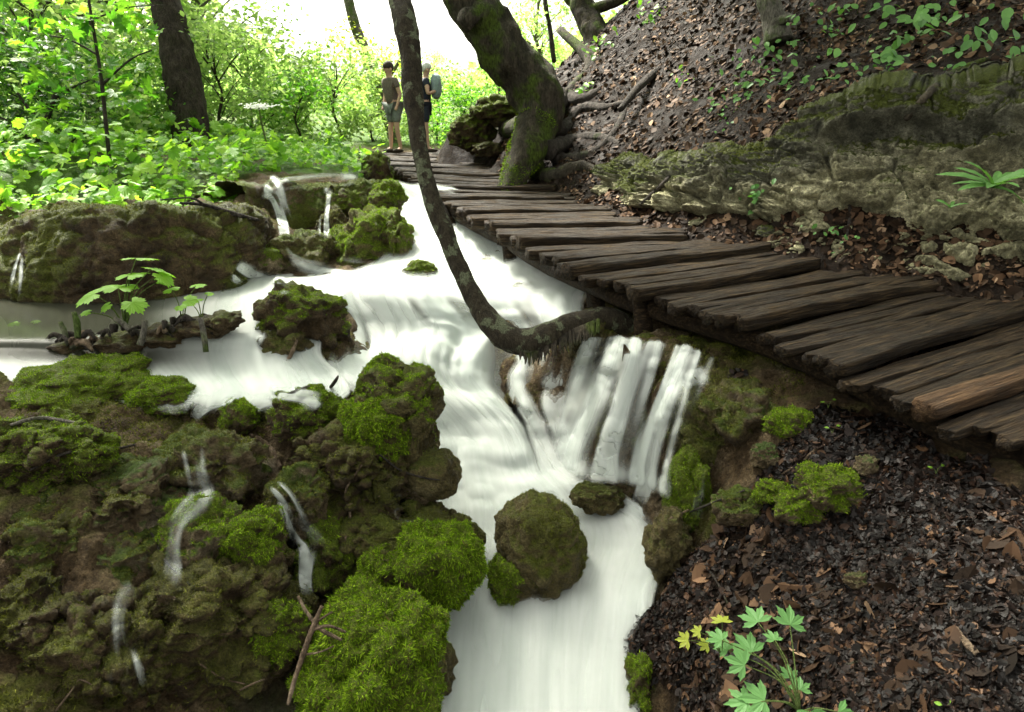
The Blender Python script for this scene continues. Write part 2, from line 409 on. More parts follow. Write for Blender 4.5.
def mat_water():
    m, nt = newmat('flowing_water')
    uv = nt.nodes.new('ShaderNodeUVMap'); uv.uv_map = 'UVMap'
    a = nt.nodes.new('ShaderNodeAttribute'); a.attribute_name = 'dens'
    s = nt.nodes.new('ShaderNodeAttribute'); s.attribute_name = 'still'
    mp = N(nt, 'ShaderNodeMapping'); mp.inputs['Scale'].default_value = (2.6, .4, 1); L(nt, uv.outputs[0], mp.inputs[0])
    n1 = noise(nt, 1.0, 3, .5, mp.outputs[0]); 
    mp2 = N(nt, 'ShaderNodeMapping'); mp2.inputs['Scale'].default_value = (9, .6, 1); L(nt, uv.outputs[0], mp2.inputs[0])
    n2 = noise(nt, 1.0, 3, .5, mp2.outputs[0])
    st = math_(nt, 'ADD', math_(nt, 'MULTIPLY', n1, .82), math_(nt, 'MULTIPLY', n2, .18))
    # density: thin veils where dens < 1
    d = math_(nt, 'ADD', math_(nt, 'MULTIPLY', math_(nt, 'SUBTRACT', st, .5), 2.4), math_(nt, 'SUBTRACT', math_(nt, 'MULTIPLY', a.outputs['Fac'], 2.0), .5))
    mr = nt.nodes.new('ShaderNodeMapRange'); mr.interpolation_type = 'SMOOTHSTEP'; L(nt, d, mr.inputs[0])
    al = math_(nt, 'MULTIPLY', mr.outputs[0], ramp(nt, a.outputs['Fac'], [(0, 0.0), (.25, .55), (1, .93)]))
    p = nt.nodes.new('ShaderNodeBsdfPrincipled')
    c = mix(nt, s.outputs['Fac'], ramp(nt, st, [(.3, (.56, .62, .58)), (.65, (.74, .76, .73))]), (.045, .045, .03))
    L(nt, c, p.inputs['Base Color']); p.inputs['Specular IOR Level'].default_value = .3
    L(nt, math_(nt, 'SUBTRACT', .65, math_(nt, 'MULTIPLY', s.outputs['Fac'], .5)), p.inputs['Roughness'])
    bmp = nt.nodes.new('ShaderNodeBump'); bmp.inputs['Strength'].default_value = .05; bmp.inputs['Distance'].default_value = .02; L(nt, st, bmp.inputs['Height']); L(nt, bmp.outputs[0], p.inputs['Normal'])
    t = nt.nodes.new('ShaderNodeBsdfTranslucent'); t.inputs[0].default_value = (.6, .66, .62, 1)
    ms = nt.nodes.new('ShaderNodeMixShader'); ms.inputs[0].default_value = .25; L(nt, p.outputs[0], ms.inputs[1]); L(nt, t.outputs[0], ms.inputs[2])
    tr = nt.nodes.new('ShaderNodeBsdfTransparent')
    m2 = nt.nodes.new('ShaderNodeMixShader'); L(nt, al, m2.inputs[0]); L(nt, tr.outputs[0], m2.inputs[1]); L(nt, ms.outputs[0], m2.inputs[2])
    o = nt.nodes.new('ShaderNodeOutputMaterial'); L(nt, m2.outputs[0], o.inputs[0])
    return m
M['water'] = mat_water()
def plain(name, col, rough=.8, var=.25):
    m, nt = newmat(name); n = noise(nt, 30, 4, .6, texobj(nt))
    c = ramp(nt, n, [(.3, tuple(a * (1 - var) for a in col)), (.7, tuple(min(1, a * (1 + var)) for a in col))])
    finish(nt, c, rough, n, .3, .01); return m

# ------------------------------------------------------------------ water control grids  (px, py, z relative to eye)
W_MAIN = [
 [(300,180,-.70),(345,178,-.70),(385,180,-.70),(415,182,-.72),(450,184,-.74)],
 [(375,205,-.90),(395,205,-.91),(425,206,-.92),(460,208,-.92),(500,210,-.92)],
 [(385,235,-1.06),(405,235,-1.06),(440,236,-1.08),(490,238,-1.08),(550,240,-1.06)],
 [(370,262,-1.18),(410,262,-1.18),(450,262,-1.18),(510,262,-1.16),(585,262,-1.12)],
 [(300,285,-1.26),(360,283,-1.25),(420,285,-1.25),(500,285,-1.24),(600,282,-1.18)],
 [(300,302,-1.31),(350,298,-1.30),(420,298,-1.30),(500,300,-1.29),(596,302,-1.24)],
 [(310,335,-1.50),(370,332,-1.50),(440,330,-1.50),(520,333,-1.46),(588,335,-1.35)],
 [(335,385,-1.56),(385,375,-1.62),(440,372,-1.68),(515,380,-1.72),(582,376,-1.58)],
 [(400,432,-1.85),(455,430,-1.95),(500,430,-1.96),(540,430,-1.94),(575,428,-1.86)],
 [(425,478,-2.08),(470,478,-2.12),(520,478,-2.11),(560,474,-2.09),(610,480,-2.05)],
 [(430,530,-2.24),(480,530,-2.25),(545,530,-2.23),(610,528,-2.19),(680,536,-2.12)],
 [(395,600,-2.37),(460,600,-2.37),(535,600,-2.36),(600,598,-2.33),(662,600,-2.28)],
 [(385,722,-2.50),(450,722,-2.50),(530,722,-2.50),(590,722,-2.50),(650,722,-2.49)],
 [(370,900,-2.62),(450,900,-2.62),(530,900,-2.62),(600,900,-2.62),(660,900,-2.60)],
]
W_POOL = [
 [(-150,258,-1.28),(30,258,-1.28),(150,256,-1.28),(255,248,-1.27),(375,244,-1.24)],
 [(-150,285,-1.28),(30,285,-1.28),(150,285,-1.28),(260,278,-1.28),(375,276,-1.26)],
 [(-150,312,-1.29),(30,312,-1.29),(150,312,-1.29),(255,306,-1.29),(345,300,-1.28)],
 [(-150,338,-1.33),(30,338,-1.33),(150,336,-1.33),(250,332,-1.33),(335,318,-1.33)],
 [(-150,352,-1.38),(30,350,-1.38),(150,354,-1.42),(245,352,-1.42),(325,352,-1.46)],
 [(-150,366,-1.42),(30,366,-1.44),(160,370,-1.48),(250,374,-1.50),(345,374,-1.54)],
 [(0,385,-1.50),(70,388,-1.5),(180,392,-1.52),(260,396,-1.54),(350,398,-1.58)],
 [(60,408,-1.55),(120,412,-1.55),(185,420,-1.57),(225,424,-1.6),(262,425,-1.62)],
]
W_RIGHT = [
 [(580,316,-1.24),(630,322,-1.22),(670,332,-1.22),(718,347,-1.24)],
 [(586,335,-1.33),(632,340,-1.25),(672,348,-1.25),(724,362,-1.27)],
 [(578,372,-1.55),(620,372,-1.36),(658,375,-1.32),(708,385,-1.32)],
 [(568,422,-1.83),(605,420,-1.68),(645,420,-1.62),(695,425,-1.55)],
 [(572,472,-2.06),(600,475,-2.0),(640,485,-1.98),(680,495,-1.92)],
 [(575,510,-2.15),(600,515,-2.14),(640,525,-2.12),(676,530,-2.08)],
]
def interp_grid(G, n, m):
    A = np.array([[PZ(*q) for q in row] for row in G])        # rows, cols, 3
    A = np.stack([catmull(A[:, j], n) for j in range(A.shape[1])], 1)
    return np.stack([catmull(A[i], m) for i in range(n)], 0)

# ------------------------------------------------------------------ terrain control points
ctl = []   # X, Y, z, litter, green
def cp(px, py, z, lit=0., gr=0., dz=0.):
    q = PZ(px, py, z); ctl.append((q[0], q[1], q[2] + dz, lit, gr))
def ct(px, py, t, lit=1., gr=0., dz=0.):
    q = P(px, py, t); ctl.append((q[0], q[1], q[2] + dz, lit, gr))
for r, row in enumerate(W_MAIN):
    for c, q in enumerate(row):
        cp(*q, dz=-.10 if 0 < c < 4 else -.04)
for r, row in enumerate(W_POOL):
    for c, q in enumerate(row):
        if r < 6 or c >= 2: cp(*q, dz=-.09)
for q in [(0,372,-1.43),(60,382,-1.46),(120,392,-1.5),(-150,385,-1.4),(0,430,-1.5),(80,430,-1.56),(160,430,-1.6),(215,432,-1.64),
          (0,520,-1.65),(100,520,-1.7),(180,510,-1.76),(250,520,-1.9),(305,520,-2.05),(0,620,-1.9),(100,620,-1.95),(200,620,-2.1),
          (270,600,-2.13),(320,620,-2.32),(0,712,-2.05),(100,712,-2.12),(200,700,-2.27),(270,690,-2.38),(340,580,-2.2),(395,520,-2.15),
          (300,405,-1.55),(350,408,-1.6),(300,465,-1.82),(380,480,-1.98),(240,450,-1.68),(330,540,-2.1),(410,480,-2.05),(330,680,-2.42),
          (-200,500,-1.4),(-200,712,-1.6),(-300,900,-1.8),(100,950,-2.35),(350,950,-2.6)]: cp(*q)
# debris bar
for q in [(50,340,-1.36),(110,338,-1.35),(170,332,-1.35),(225,324,-1.36)]: cp(*q)
# banks behind the pool and the upper plateau
for q in [(-150,195,-.55),(0,197,-.62),(60,197,-.62),(130,197,-.64),(200,198,-.68),(245,196,-.72),(275,179,-.64),(310,179,-.66),(340,178,-.68)]: cp(*q)
for q in [(-200,170,-.5),(0,176,-.56),(80,176,-.57),(160,172,-.57),(230,170,-.6),(300,168,-.62),(350,166,-.64),(0,150,-.5),(180,150,-.52),(330,150,-.55),
          (-200,138,-.45),(100,138,-.45),(300,138,-.47),(390,140,-.6)]: cp(*q, gr=1.)
# right bank
for q in [(760,372,-1.27),(850,402,-1.31),(950,442,-1.33),(1024,470,-1.33)]: cp(*q, lit=.4)
for q in [(690,520,-1.98),(735,420,-1.5),(760,440,-1.5)]: cp(*q)
for r, row in enumerate(W_RIGHT[:5]):
    for c_, q in enumerate(row): cp(*q, dz=-.10 if c_ == 0 else -.05)
for q in [(800,450,-1.46),(900,470,-1.42),(1024,520,-1.4),(676,575,-2.1),(655,610,-2.25),(760,530,-1.78),(850,530,-1.65),(950,560,-1.55),
          (640,720,-2.5),(690,650,-2.16),(760,620,-1.95),(720,712,-2.15),(800,712,-2.0),(850,650,-1.85),(950,650,-1.7),(1024,640,-1.6),(900,712,-1.85),
          (1024,712,-1.7),(700,900,-2.3),(1024,900,-1.8),(1300,700,-1.4),(1300,450,-1.2)]: cp(*q, lit=1.)

# ------------------------------------------------------------------ boardwalk steps: front log left end, right end, z (rel. eye)
STEPS = [
 (350,146,432,150,-.62),
 (368,154,459,157,-.655),
 (381,159,482,164,-.675),
 (392,165,500,169,-.695),
 (402,171,512,176,-.715),
 (412,178,532,183,-.735),
 (430,186,552,188,-.755),
 (438,197,572,198,-.785),
 (463,210,604,209,-.815),
 (491,223,643,222,-.845),
 (518,240,690,234,-.875),
 (577,268,763,246,-.915),
 (640,290,824,260,-.955),
 (742,320,930,283,-1.00),
 (838,363,1040,306,-1.06),
 (941,409,1120,345,-1.13),
 (1060,450,1260,380,-1.19),
]
SW = []
for (x0, y0, x1, y1, z) in STEPS:
    SW.append((PZ(x0, y0, z), PZ(x1, y1, z)))
for (a, b) in SW:
    lt_ = .1 if a[1] > 3.7 else .7
    ctl.append((a[0], a[1], a[2] - .30, lt_, 0))
    m_ = a * .55 + b * .45; ctl.append((m_[0], m_[1], m_[2] - .30, lt_, 0))
    e_ = b - (b - a) * .06; ctl.append((e_[0], e_[1], e_[2] - .10, 1., 0))
    e_ = b + (b - a) * .05; ctl.append((e_[0], e_[1], e_[2] + .0, 1., 0))

# cliff: base line and top line (px,py,t)
CL_BASE = [(612,197,7.4),(650,212,6.35),(700,223,5.75),(760,236,5.35),(830,249,5.0),(900,260,4.75),(960,270,4.5),(1030,284,4.3),(1120,300,4.0),(1230,318,3.75),(1350,338,3.5)]
CL_TOP  = [(612,166,7.5),(650,164,6.5),(700,162,5.95),(760,148,5.6),(805,112,5.35),(880,104,5.1),(960,100,4.85),(1030,94,4.65),(1120,80,4.35),(1230,66,4.1),(1350,60,3.9)]
for (b, tpt) in zip(CL_BASE, CL_TOP):
    ct(*b); ct(b[0] - 8, b[1] + 6, b[2] - .05)
    ct(tpt[0], tpt[1], tpt[2] + .12, 1.)
for q in [(600,125,8.6),(700,100,7.3),(800,62,6.5),(900,48,5.9),(1024,28,5.4),(1120,20,5.0),(600,60,10.0),(700,20,9.0),(690,-40,10.5),(800,-60,8.2),(1024,-100,6.9),
          (1024,-300,10.0),(800,-300,12),(1300,-20,5.6),(1230,0,4.9),(1400,0,4.6),(560,165,8.0),(505,150,9.6),(520,120,10.0),(590,165,7.8),
          (452,128,11.2),(500,112,11.0),(530,100,11.2),(580,45,11.8),(640,0,12.5)]: ct(*q)
for (x, y, z) in [(0.4, 17, -.35), (1.8, 17, .1), (4, 18, 1.2), (-.3, 24, -.3), (3, 26, .5), (8, 25, 3.5)]: ctl.append((x, y, z + CZ, .5, .5))
for (x, y, z) in [(-12, 24, -.2), (-4, 26, -.2), (-25, 30, 0), (-10, 45, .4), (6, 50, 1.5), (25, 45, 5), (-45, 60, 1), (0, 90, 2), (50, 90, 8), (-90, 120, 3), (120, 120, 10)]:
    ctl.append((x, y, z + CZ, 0., 1.))
for (x, y, z) in [(-2, .6, -2.2), (0, .5, -2.6), (2, .6, -2.0), (0, -1, -2.6), (-3, -1, -2.2), (3, -1, -1.8)]: ctl.append((x, y, z + CZ, .5, 0.))
ctl = np.array(ctl)

def rbf_fit(C, vals, lam=1e-3):
    d = np.linalg.norm(C[:, None] - C[None], axis=2)
    n = len(C); Aff = np.column_stack([np.ones(n), C])
    K = np.block([[-d - lam * np.eye(n) * 0 , Aff], [Aff.T, np.zeros((3, 3))]])
    K[:n, :n] -= 1e-2 * np.eye(n)
    return np.linalg.solve(K, np.concatenate([vals, np.zeros(3)]))
# warp so that distances scale with range (log-polar-ish), keeps far points from washing out near ones
def warp(X, Y):
    r = np.maximum(Y + 2.0, .6)
    return np.column_stack([X / r * 6.0, np.log(r) * 6.0])
CWP = warp(ctl[:, 0], ctl[:, 1])
RB = rbf_fit(CWP, ctl[:, 2])
def terrain(X, Y, detail=True, want=False):
    sh = X.shape; X = X.ravel(); Y = Y.ravel(); Z = np.zeros(len(X)); Lm = np.zeros(len(X)); Gm = np.zeros(len(X))
    for s in range(0, len(X), 40000):
        q = warp(X[s:s + 40000], Y[s:s + 40000])
        d = np.linalg.norm(q[:, None] - CWP[None], axis=2)
        Z[s:s + 40000] = -d @ RB[:-3] + RB[-3] + q @ RB[-2:]
        w = 1 / (d + .02) ** 3; w /= w.sum(1, keepdims=True)
        Lm[s:s + 40000] = w @ ctl[:, 3]; Gm[s:s + 40000] = w @ ctl[:, 4]
    if detail:
        p = np.column_stack([X, Y, Z])
        n = fbm(p * 2.4, 3, 5) * .05 + billow(p * 5.0, 3, 9) * .05 + ridged(p * 14, 4, 21) * .02 + billow(p * 13, 2, 33) * .02
        nl = fbm(p * 2.5, 3, 5) * .035 + fbm(p * 9, 4, 31) * .022
        amp = np.clip((Y - 1) / 2.0, .2, 1)
        n = n - .02
        Z = Z + amp * ((1 - Lm) * n + Lm * nl) * (1 - .3 * Gm)
    if want: return Z.reshape(sh), Lm.reshape(sh), Gm.reshape(sh)
    return Z.reshape(sh)

rows = np.concatenate([np.geomspace(1.0, 8.5, 430), np.geomspace(8.5, 24, 130)[1:], np.geomspace(24, 110, 40)[1:]])
cols = np.linspace(-1.45, 1.45, 620)
YY, SS = np.meshgrid(rows, cols, indexing='ij'); XX = SS * (YY + .5)
ZZ, LL, GG = terrain(XX, YY, True, True)
TV = np.column_stack([XX.ravel(), YY.ravel(), ZZ.ravel()]); TF = [grid_faces(len(rows), len(cols))]
TL = LL.ravel(); TG = GG.ravel()
# push the ground sideways a little for overhanging lumps
tn = vnormals(TV, TF)
dsp = billow(TV * 7.5, 2, 77) * .03 * (1 - TL) * (TV[:, 1] < 9)
TV = TV + tn * dsp[:, None]
ground = link('ground', mesh_np('ground', TV, TF, M['ground'], True, {'litter': sstep(.3, .7, TL), 'green': sstep(.3, .8, TG)}), kind='structure')

def ground_z(x, y):
    return float(terrain(np.array([x]), np.array([y]))[0])

_tt = np.geomspace(1.6, 26, 500)
def hit(px, py, near=1.6):
    """depth at which the line of sight through a pixel meets the ground"""
    t_ = _tt[_tt >= near]; q = np.array([P(px, py, a) for a in t_]); z = terrain(q[:, 0], q[:, 1])
    k = np.nonzero(q[:, 2] <= z)[0]
    return float(t_[k[0]]) if len(k) else 14.0

# ------------------------------------------------------------------ water
def water_sheet(name, A, dens, still=None, layers=3, lift=.012, disp=.02, kind='structure', uvs=1.0, **kw):
    n, m = A.shape[:2]
    u = np.linspace(0, 1, m)[None, :].repeat(n, 0); 
    wlen = np.linalg.norm(A[:, -1] - A[:, 0], axis=1)
    vl = np.concatenate([[0], np.cumsum(np.linalg.norm(np.diff(A[:, m // 2], axis=0), axis=1))])[:, None].repeat(m, 1)
    uu = u * wlen.mean()
    V0 = A.reshape(-1, 3); F = grid_faces(n, m); nr = vnormals(V0, [F]); nr[nr[:, 2] < 0] *= -1
    q = np.column_stack([uu.ravel() * 5, vl.ravel() * 1.2, np.zeros(n * m)])
    V0 = V0 + nr * (disp * fbm(q * [.6, .5, 1], 2, 3))[:, None]
    Vs, Fs, Ds, Us, Ss = [], [], [], [], []
    for l in range(layers):
        Vs.append(V0 + nr * lift * l); Fs.append(F + l * n * m)
        Ds.append(np.clip(dens.ravel() * (1 if l == 0 else .72 - .11 * l), 0, 1)); Us.append(np.column_stack([uu.ravel() + .013 * l, vl.ravel() + 5])); Ss.append((still if still is not None else np.zeros(n * m)).ravel())
    me = mesh_np(name, np.vstack(Vs), [np.vstack(Fs)], M['water'], True, {'dens': np.concatenate(Ds), 'still': np.concatenate(Ss)}, np.vstack(Us) * uvs)
    return link(name, me, kind=kind, **kw)
def edge_fade(n, m, eu=.12, ev=.05):
    u = np.linspace(0, 1, m)[None, :]; v = np.linspace(0, 1, n)[:, None]
    return sstep(0, eu, u) * sstep(0, eu, 1 - u) * sstep(0, ev, v) * sstep(0, ev, 1 - v)
A = interp_grid(W_MAIN, 300, 150); n, m = A.shape[:2]
v = np.linspace(0, 13, n)[:, None]; u = np.linspace(0, 1, m)[None, :]
dens = edge_fade(n, m, .07, .02) * np.ones((n, m))
pn = fbm(np.stack([u * 10 + 0 * v, v * .3 + 0 * u, 0 * u + 0 * v], -1), 2, 8)
steep = np.exp(-((v - 5.6) / .9) ** 2) + .9 * np.exp(-((v - 7.3) / 1.3) ** 2) * sstep(.3, .7, u)
dens = dens * (1 - .62 * steep * sstep(-.15, .45, pn))  # veils thin on the drops; the thinning also stands in for shading
nr_ = vnormals(A.reshape(-1, 3), [grid_faces(n, m)]); nr_[nr_[:, 2] < 0] *= -1
fold = fbm(np.stack([u * 13 + .6 * np.sin(v * .9), v * .35 + 0 * u, 0 * u + 0 * v], -1), 3, 44) * .105 * np.clip(steep * 1.2, .08, 1)
step = .045 * fbm(np.stack([u * 4 + 0 * v, v * 2.6 + 0 * u, 0 * u + 0 * v], -1), 2, 51) * sstep(5, 6, v) * sstep(12.5, 10, v)
A = A + (nr_ * (fold + step).ravel()[:, None]).reshape(A.shape)
water_sheet('water', A, dens, disp=.015, layers=5, lift=.014)
A = interp_grid(W_POOL, 160, 140); n, m = A.shape[:2]
v = np.linspace(0, 7, n)[:, None]; u = np.linspace(0, 1, m)[None, :]
dens = edge_fade(n, m, .03, .03) * (1 - .75 * sstep(5.6, 7, v)) * np.ones((n, m)); still = np.clip(1.15 - sstep(.38, .8, u + 0 * v + .09 * v * 0) , 0, 1) * sstep(5.6, 4.3, v + 0 * u)
water_sheet('pool_water', A, dens, still, layers=2, disp=.008)

def veil(name, path, widths, dens=1.0, **kw):
    """narrow film of falling water along a path of (px,py,t) points, lying on the rocks"""
    pa = np.array(path, float); k = len(pa); ts = np.linspace(0, k - 1, max(k, 6)); both = catmull(np.column_stack([pa, widths]), max(k * 2, 6))
    T = np.gradient(both[:, :2], axis=0); T /= np.linalg.norm(T, axis=1, keepdims=True); Nn = np.column_stack([-T[:, 1], T[:, 0]])
    Nn[Nn[:, 0] > 0] *= -1
    w = (both[:, 3] * FPX / both[:, 2])[:, None]
    rows_ = np.stack([both[:, :2] + Nn * w, both[:, :2], both[:, :2] - Nn * w], 1)
    sd = path[0][0] * .37
    def df(v, u):
        uu = u * 2 - 1
        strand = .55 + 1.0 * vnoise(np.stack([u * 6 + .4 * np.sin(v * 5), v * 2.2, 0 * u + sd], -1), 3)
        return np.clip((1 - np.abs(uu)) ** .9 * 1.5, 0, 1) * np.clip(strand + .12, .15, 1.1) * sstep(0, .14, v) * sstep(0, .22, 1 - v) * dens
    return drape(name, rows_, 90, 30, df, off=.012, smooth=2, **kw)

# ------------------------------------------------------------------ rocks
def rock(px, py, rx, ry, t, label, mat='rock', rz=None, sq=2.2, rough=.16, moss=0, mossm='moss', mlo=.15, seed=None, sub=5, tilt=0, name='mossy_rock', cat='rock', group=None, blade=.016, dark_n=0, fx=2.2, depthf=1.0, lean=0, wob=.05, craggy=None):
    if craggy is None: craggy = 0 if (moss and mlo < 0) else .8
    if rx * ry > 1800 and sub == 5: sub = 6
    """boulder whose outline is about rx x ry pixels at depth t"""
    seed = seed if seed is not None else int(px * 7 + py)
    if t is None: t = hit(px, py + ry * .35, 2.0) - .01
    c = P(px, py, t); ax, az = rx * t / FPX, ry * t / FPX; ay = (ax + az) / 2 * depthf
    V, F = ico(sub)
    V = np.sign(V) * np.abs(V) ** (2 / sq) if sq != 2 else V.copy()
    V = V / (np.abs(V) ** sq).sum(1, keepdims=True) ** (1 / sq)
    nd = V * fx
    V = V * (1 + (rough + .06) * 1.9 * fbm(nd * .8 + seed, 3, seed) + (rough + .03) * .55 * billow(nd * 1.9 + seed, 2, seed + 3))[:, None]
    V = V * [ax, ay, az]
    s0 = (ax * az) ** .5
    if lean: V[:, 0] += lean * V[:, 2]
    nr = vnormals(V, [F])
    w1, w2, w3 = worley((V + .03 * fbm(V * 9, 2, seed)[:, None]) * (2.1 / s0) + seed, seed)
    if craggy: V = V + nr * (craggy * s0 * ((w3 - .5) * .20 * sstep(0, .12, w2) - .10 * sstep(.12, .0, w2)))[:, None]
    V = V + nr * (fbm(V * 4.2 / max(s0, .08) + seed, 4, seed + 9) * s0 * wob * 1.4 + (ridged(V * 26, 3, seed + 2) * .007 + fbm(V * 60, 2, seed + 6) * .004) * min(1, s0 / .15))[:, None]
    if tilt:
        a = math.radians(tilt); V = V @ np.array([[math.cos(a), 0, -math.sin(a)], [0, 1, 0], [math.sin(a), 0, math.cos(a)]])
    nr = vnormals(V, [F])
    me = mesh_np(name, V, [F], M[mat])
    if moss:
        at = me.attributes.new('mossy', 'FLOAT', 'POINT')
        at.data.foreach_set('value', (sstep(mlo - .15, mlo + .25, nr[:, 2] * .9 + fbm(V * 5 / max(s0 * 4, .4) + seed, 3, seed + 5) * .9) * (1.0 if mossm == 'moss' else .4)).astype(np.float32))
        moss = int(moss * 2.3)
    base = link(name, me, None, c, label, cat, group)
    if moss:
        def wf(cn, nn, T):
            k = nn[:, 2] * .9 + fbm(cn * 5 / max(s0 * 4, .4) + seed, 3, seed + 5) * .9
            vis = (nn @ np.array([-c[0], -c[1], CZ - c[2]]) / np.linalg.norm(c - [0, 0, CZ])) > -.35
            return sstep(mlo - .1, mlo + .35, k) * vis
        q, nn, _ = sample_mesh(V, [F], moss, wf)
        if len(q):
            nn = nn * [1, 1, .9] + rng.normal(0, .4, nn.shape) - np.column_stack([0 * nn[:, 0], 0 * nn[:, 0], .9 * (1 - np.abs(nn[:, 2]))])
            cl = .6 + .8 * (vnoise(q * 40, seed) * .5 + .5)
            Vm, Fm = instance(*BLADE, q - nn * .002, frames(nn, rng.random(len(q)) * 6.28), blade * .68 * cl * (.45 + .8 * rng.random(len(q)) + .7 * (rng.random(len(q)) > .93)))
            link('moss', mesh_np('moss', Vm, Fm, M[mossm], False), base)
    return base

RG = 'mossy rocks in and beside the stream'
rock(300,322,40,34,4.75,'dark hollow mossy boulder standing alone above the small left cascade','rock_dark',moss=7000,mossm='moss',mlo=.35,sq=2.6,group=RG,seed=3)
rock(285,350,24,24,4.6,'brown wet rock base under the lone dark boulder by the left cascade','rock_olive',group=RG)
rock(388,198,17,15,6.7,'small rounded moss cushion rock nearest the far end of the walkway','rock_olive',moss=3500,mlo=-.1,group=RG)
rock(375,246,37,34,6.3,'bright green mossy rock standing left of the upper white chute','rock_olive',moss=9000,mlo=0.1,group=RG,sq=2.4,blade=.02)
rock(398,243,12,28,6.2,'narrow ribbed mossy rock against the right side of the bright upper rock','rock_olive',moss=2500,mlo=0.0,group=RG)
rock(420,276,17,14,5.75,'little olive mossy rock standing in the white water behind the bent trunk','rock_olive',moss=1800,mlo=.1,group=RG)
rock(345,205,18,13,7.2,'mossy rock hump on the upper ledge between the two small falls','rock',moss=1800,mlo=.1,group=RG)
rock(335,228,14,18,7.0,'dark mossy rock under the upper ledge beside the right small fall','rock_dark',moss=1200,mlo=.2,group=RG,mossm='moss_dark')
rock(262,264,24,17,None,'low mossy rock below the left small fall, beside the dark bank','rock',moss=2600,mlo=.1,group=RG,mossm='moss')
rock(303,256,30,22,None,'pale wet mossy rock directly below the two small falls','rock',moss=3000,mlo=.1,group=RG,mossm='moss_dark')
rock(217,262,16,24,5.7,'upright moss lump on the right end of the dark bank','rock_dark',moss=1500,mlo=.2,group=RG,mossm='moss_dark')
rock(80,385,62,21,4.1,'long low moss mound at the pool edge on the left','rock_dark',moss=10000,mlo=-.1,sq=2.2,group=RG,mossm='moss',depthf=1.2)
rock(160,399,34,18,4.05,'round low moss mound right of the long moss mound','rock_dark',moss=6500,mlo=-.2,group=RG,depthf=1.1)
rock(80,412,34,14,3.85,'small yellowish moss mound just in front of the long moss mound','rock_dark',moss=2500,mlo=.0,group=RG,mossm='moss_dark')
rock(36,455,60,34,3.3,'broad mossy hump on the brown slope at the left edge','rock_dark',moss=6500,mlo=.2,group=RG,mossm='moss',rough=.2)
rock(398,425,40,58,3.85,'tall squared boulder with moss crest left of the main white fall','rock_olive',moss=9000,mlo=.45,sq=3.4,group=RG,rough=.08,depthf=.9,tilt=6,seed=5)
rock(378,430,32,30,3.66,'bright moss cushion clinging to the front of the tall squared boulder','rock_dark',moss=8500,mlo=-.3,group=RG,blade=.02)
rock(310,414,34,26,3.85,'moss topped ledge rock left of the tall squared boulder','rock_dark',moss=5500,mlo=.1,group=RG)
rock(240,418,18,18,3.95,'small moss tuft rock at the lip of the left trickle','rock',moss=2500,mlo=.0,group=RG)
rock(350,470,55,45,3.72,'brown root hung rock face below the moss topped ledge','rock_dark',moss=4500,mlo=.45,mossm='moss_dark',group=RG,sq=2.6,rough=.22)
rock(432,473,26,24,3.75,'smooth small wet brown rock under the tall squared boulder','rock_olive',moss=0,group=RG,sub=5,craggy=.2,rough=.08)
rock(540,547,41,54,3.72,'large olive boulder standing in the middle of the white water','rock_olive',moss=3800,mlo=.3,mossm='moss_dark',sq=2.4,group=RG,rough=.06,seed=12,tilt=-8,craggy=.15)
rock(508,578,19,26,3.58,'small mossy foot rock at the left base of the midstream boulder','rock_olive',moss=2500,mlo=-.2,mossm='moss',group=RG)
rock(598,497,24,13,3.95,'half drowned brown rock in the foam right of midstream boulder','rock_olive',moss=0,group=RG)
rock(402,556,66,48,3.62,'brown block behind the bright moss cushion left of the white pool','rock_olive',moss=2500,mlo=.4,mossm='moss_dark',sq=3,group=RG,rough=.12,depthf=.8)
rock(438,566,38,42,3.4,'vivid green moss cushion at the left edge of the white pool','rock_dark',moss=9500,mlo=-.5,group=RG,blade=.022)
rock(388,578,26,30,3.38,'moss cushion hanging left of the vivid green cushion','rock_dark',moss=4500,mlo=-.3,group=RG,blade=.02)
rock(372,672,66,72,2.98,'biggest bright moss mound at the bottom edge left of the white pool','rock_dark',moss=18000,mlo=-.4,group=RG,blade=.022,lean=.3,seed=4,sq=2.0,rough=.2)
rock(415,670,34,50,3.1,'wet brown rock along the right side of the biggest moss mound','rock_olive',group=RG)
rock(206,540,40,38,3.2,'rounded tufa boulder with draped moss below the left trickle','rock',moss=6000,mlo=.3,group=RG,seed=8)
rock(255,542,28,30,3.15,'dark green moss knob right of the rounded tufa boulder','rock_dark',moss=4500,mlo=-.1,group=RG)
rock(215,612,78,50,3.08,'wide brown mossy boulder under the rounded tufa boulder','rock_dark',moss=7000,mlo=.4,mossm='moss_dark',group=RG,sq=2.8,rough=.2,seed=9)
rock(282,630,26,32,3.0,'green sided rock end beside the muddy puddle twigs','rock_dark',moss=3000,mlo=.0,group=RG)
rock(110,660,60,60,2.85,'dark mossy boulder at the bottom left beside the thin fall','rock_dark',moss=6000,mlo=.4,mossm='moss_dark',group=RG,rough=.24)
rock(330,560,30,46,3.55,'flat faced mossy rock right of the narrow falling trickle','rock_dark',moss=3500,mlo=.0,mossm='moss',group=RG)
rock(215,470,50,36,3.6,'pale tufa shelf rock split by the left trickle','rock',moss=4000,mlo=.3,mossm='moss_dark',group=RG,rough=.2)
rock(120,505,56,36,3.35,'rough pale tufa shelf in the middle of the left slope','rock',moss=2200,mlo=.6,mossm='moss_dark',group=RG,rough=.26,sq=2.8)
rock(52,548,50,40,3.12,'dark mossy tufa lump on the brown slope at the left edge','rock',moss=4500,mlo=.35,mossm='moss_dark',group=RG,rough=.22)
rock(30,625,48,40,2.85,'shadowed mossy lump low on the left edge','rock_dark',moss=4500,mlo=.3,mossm='moss_dark',group=RG,rough=.22)
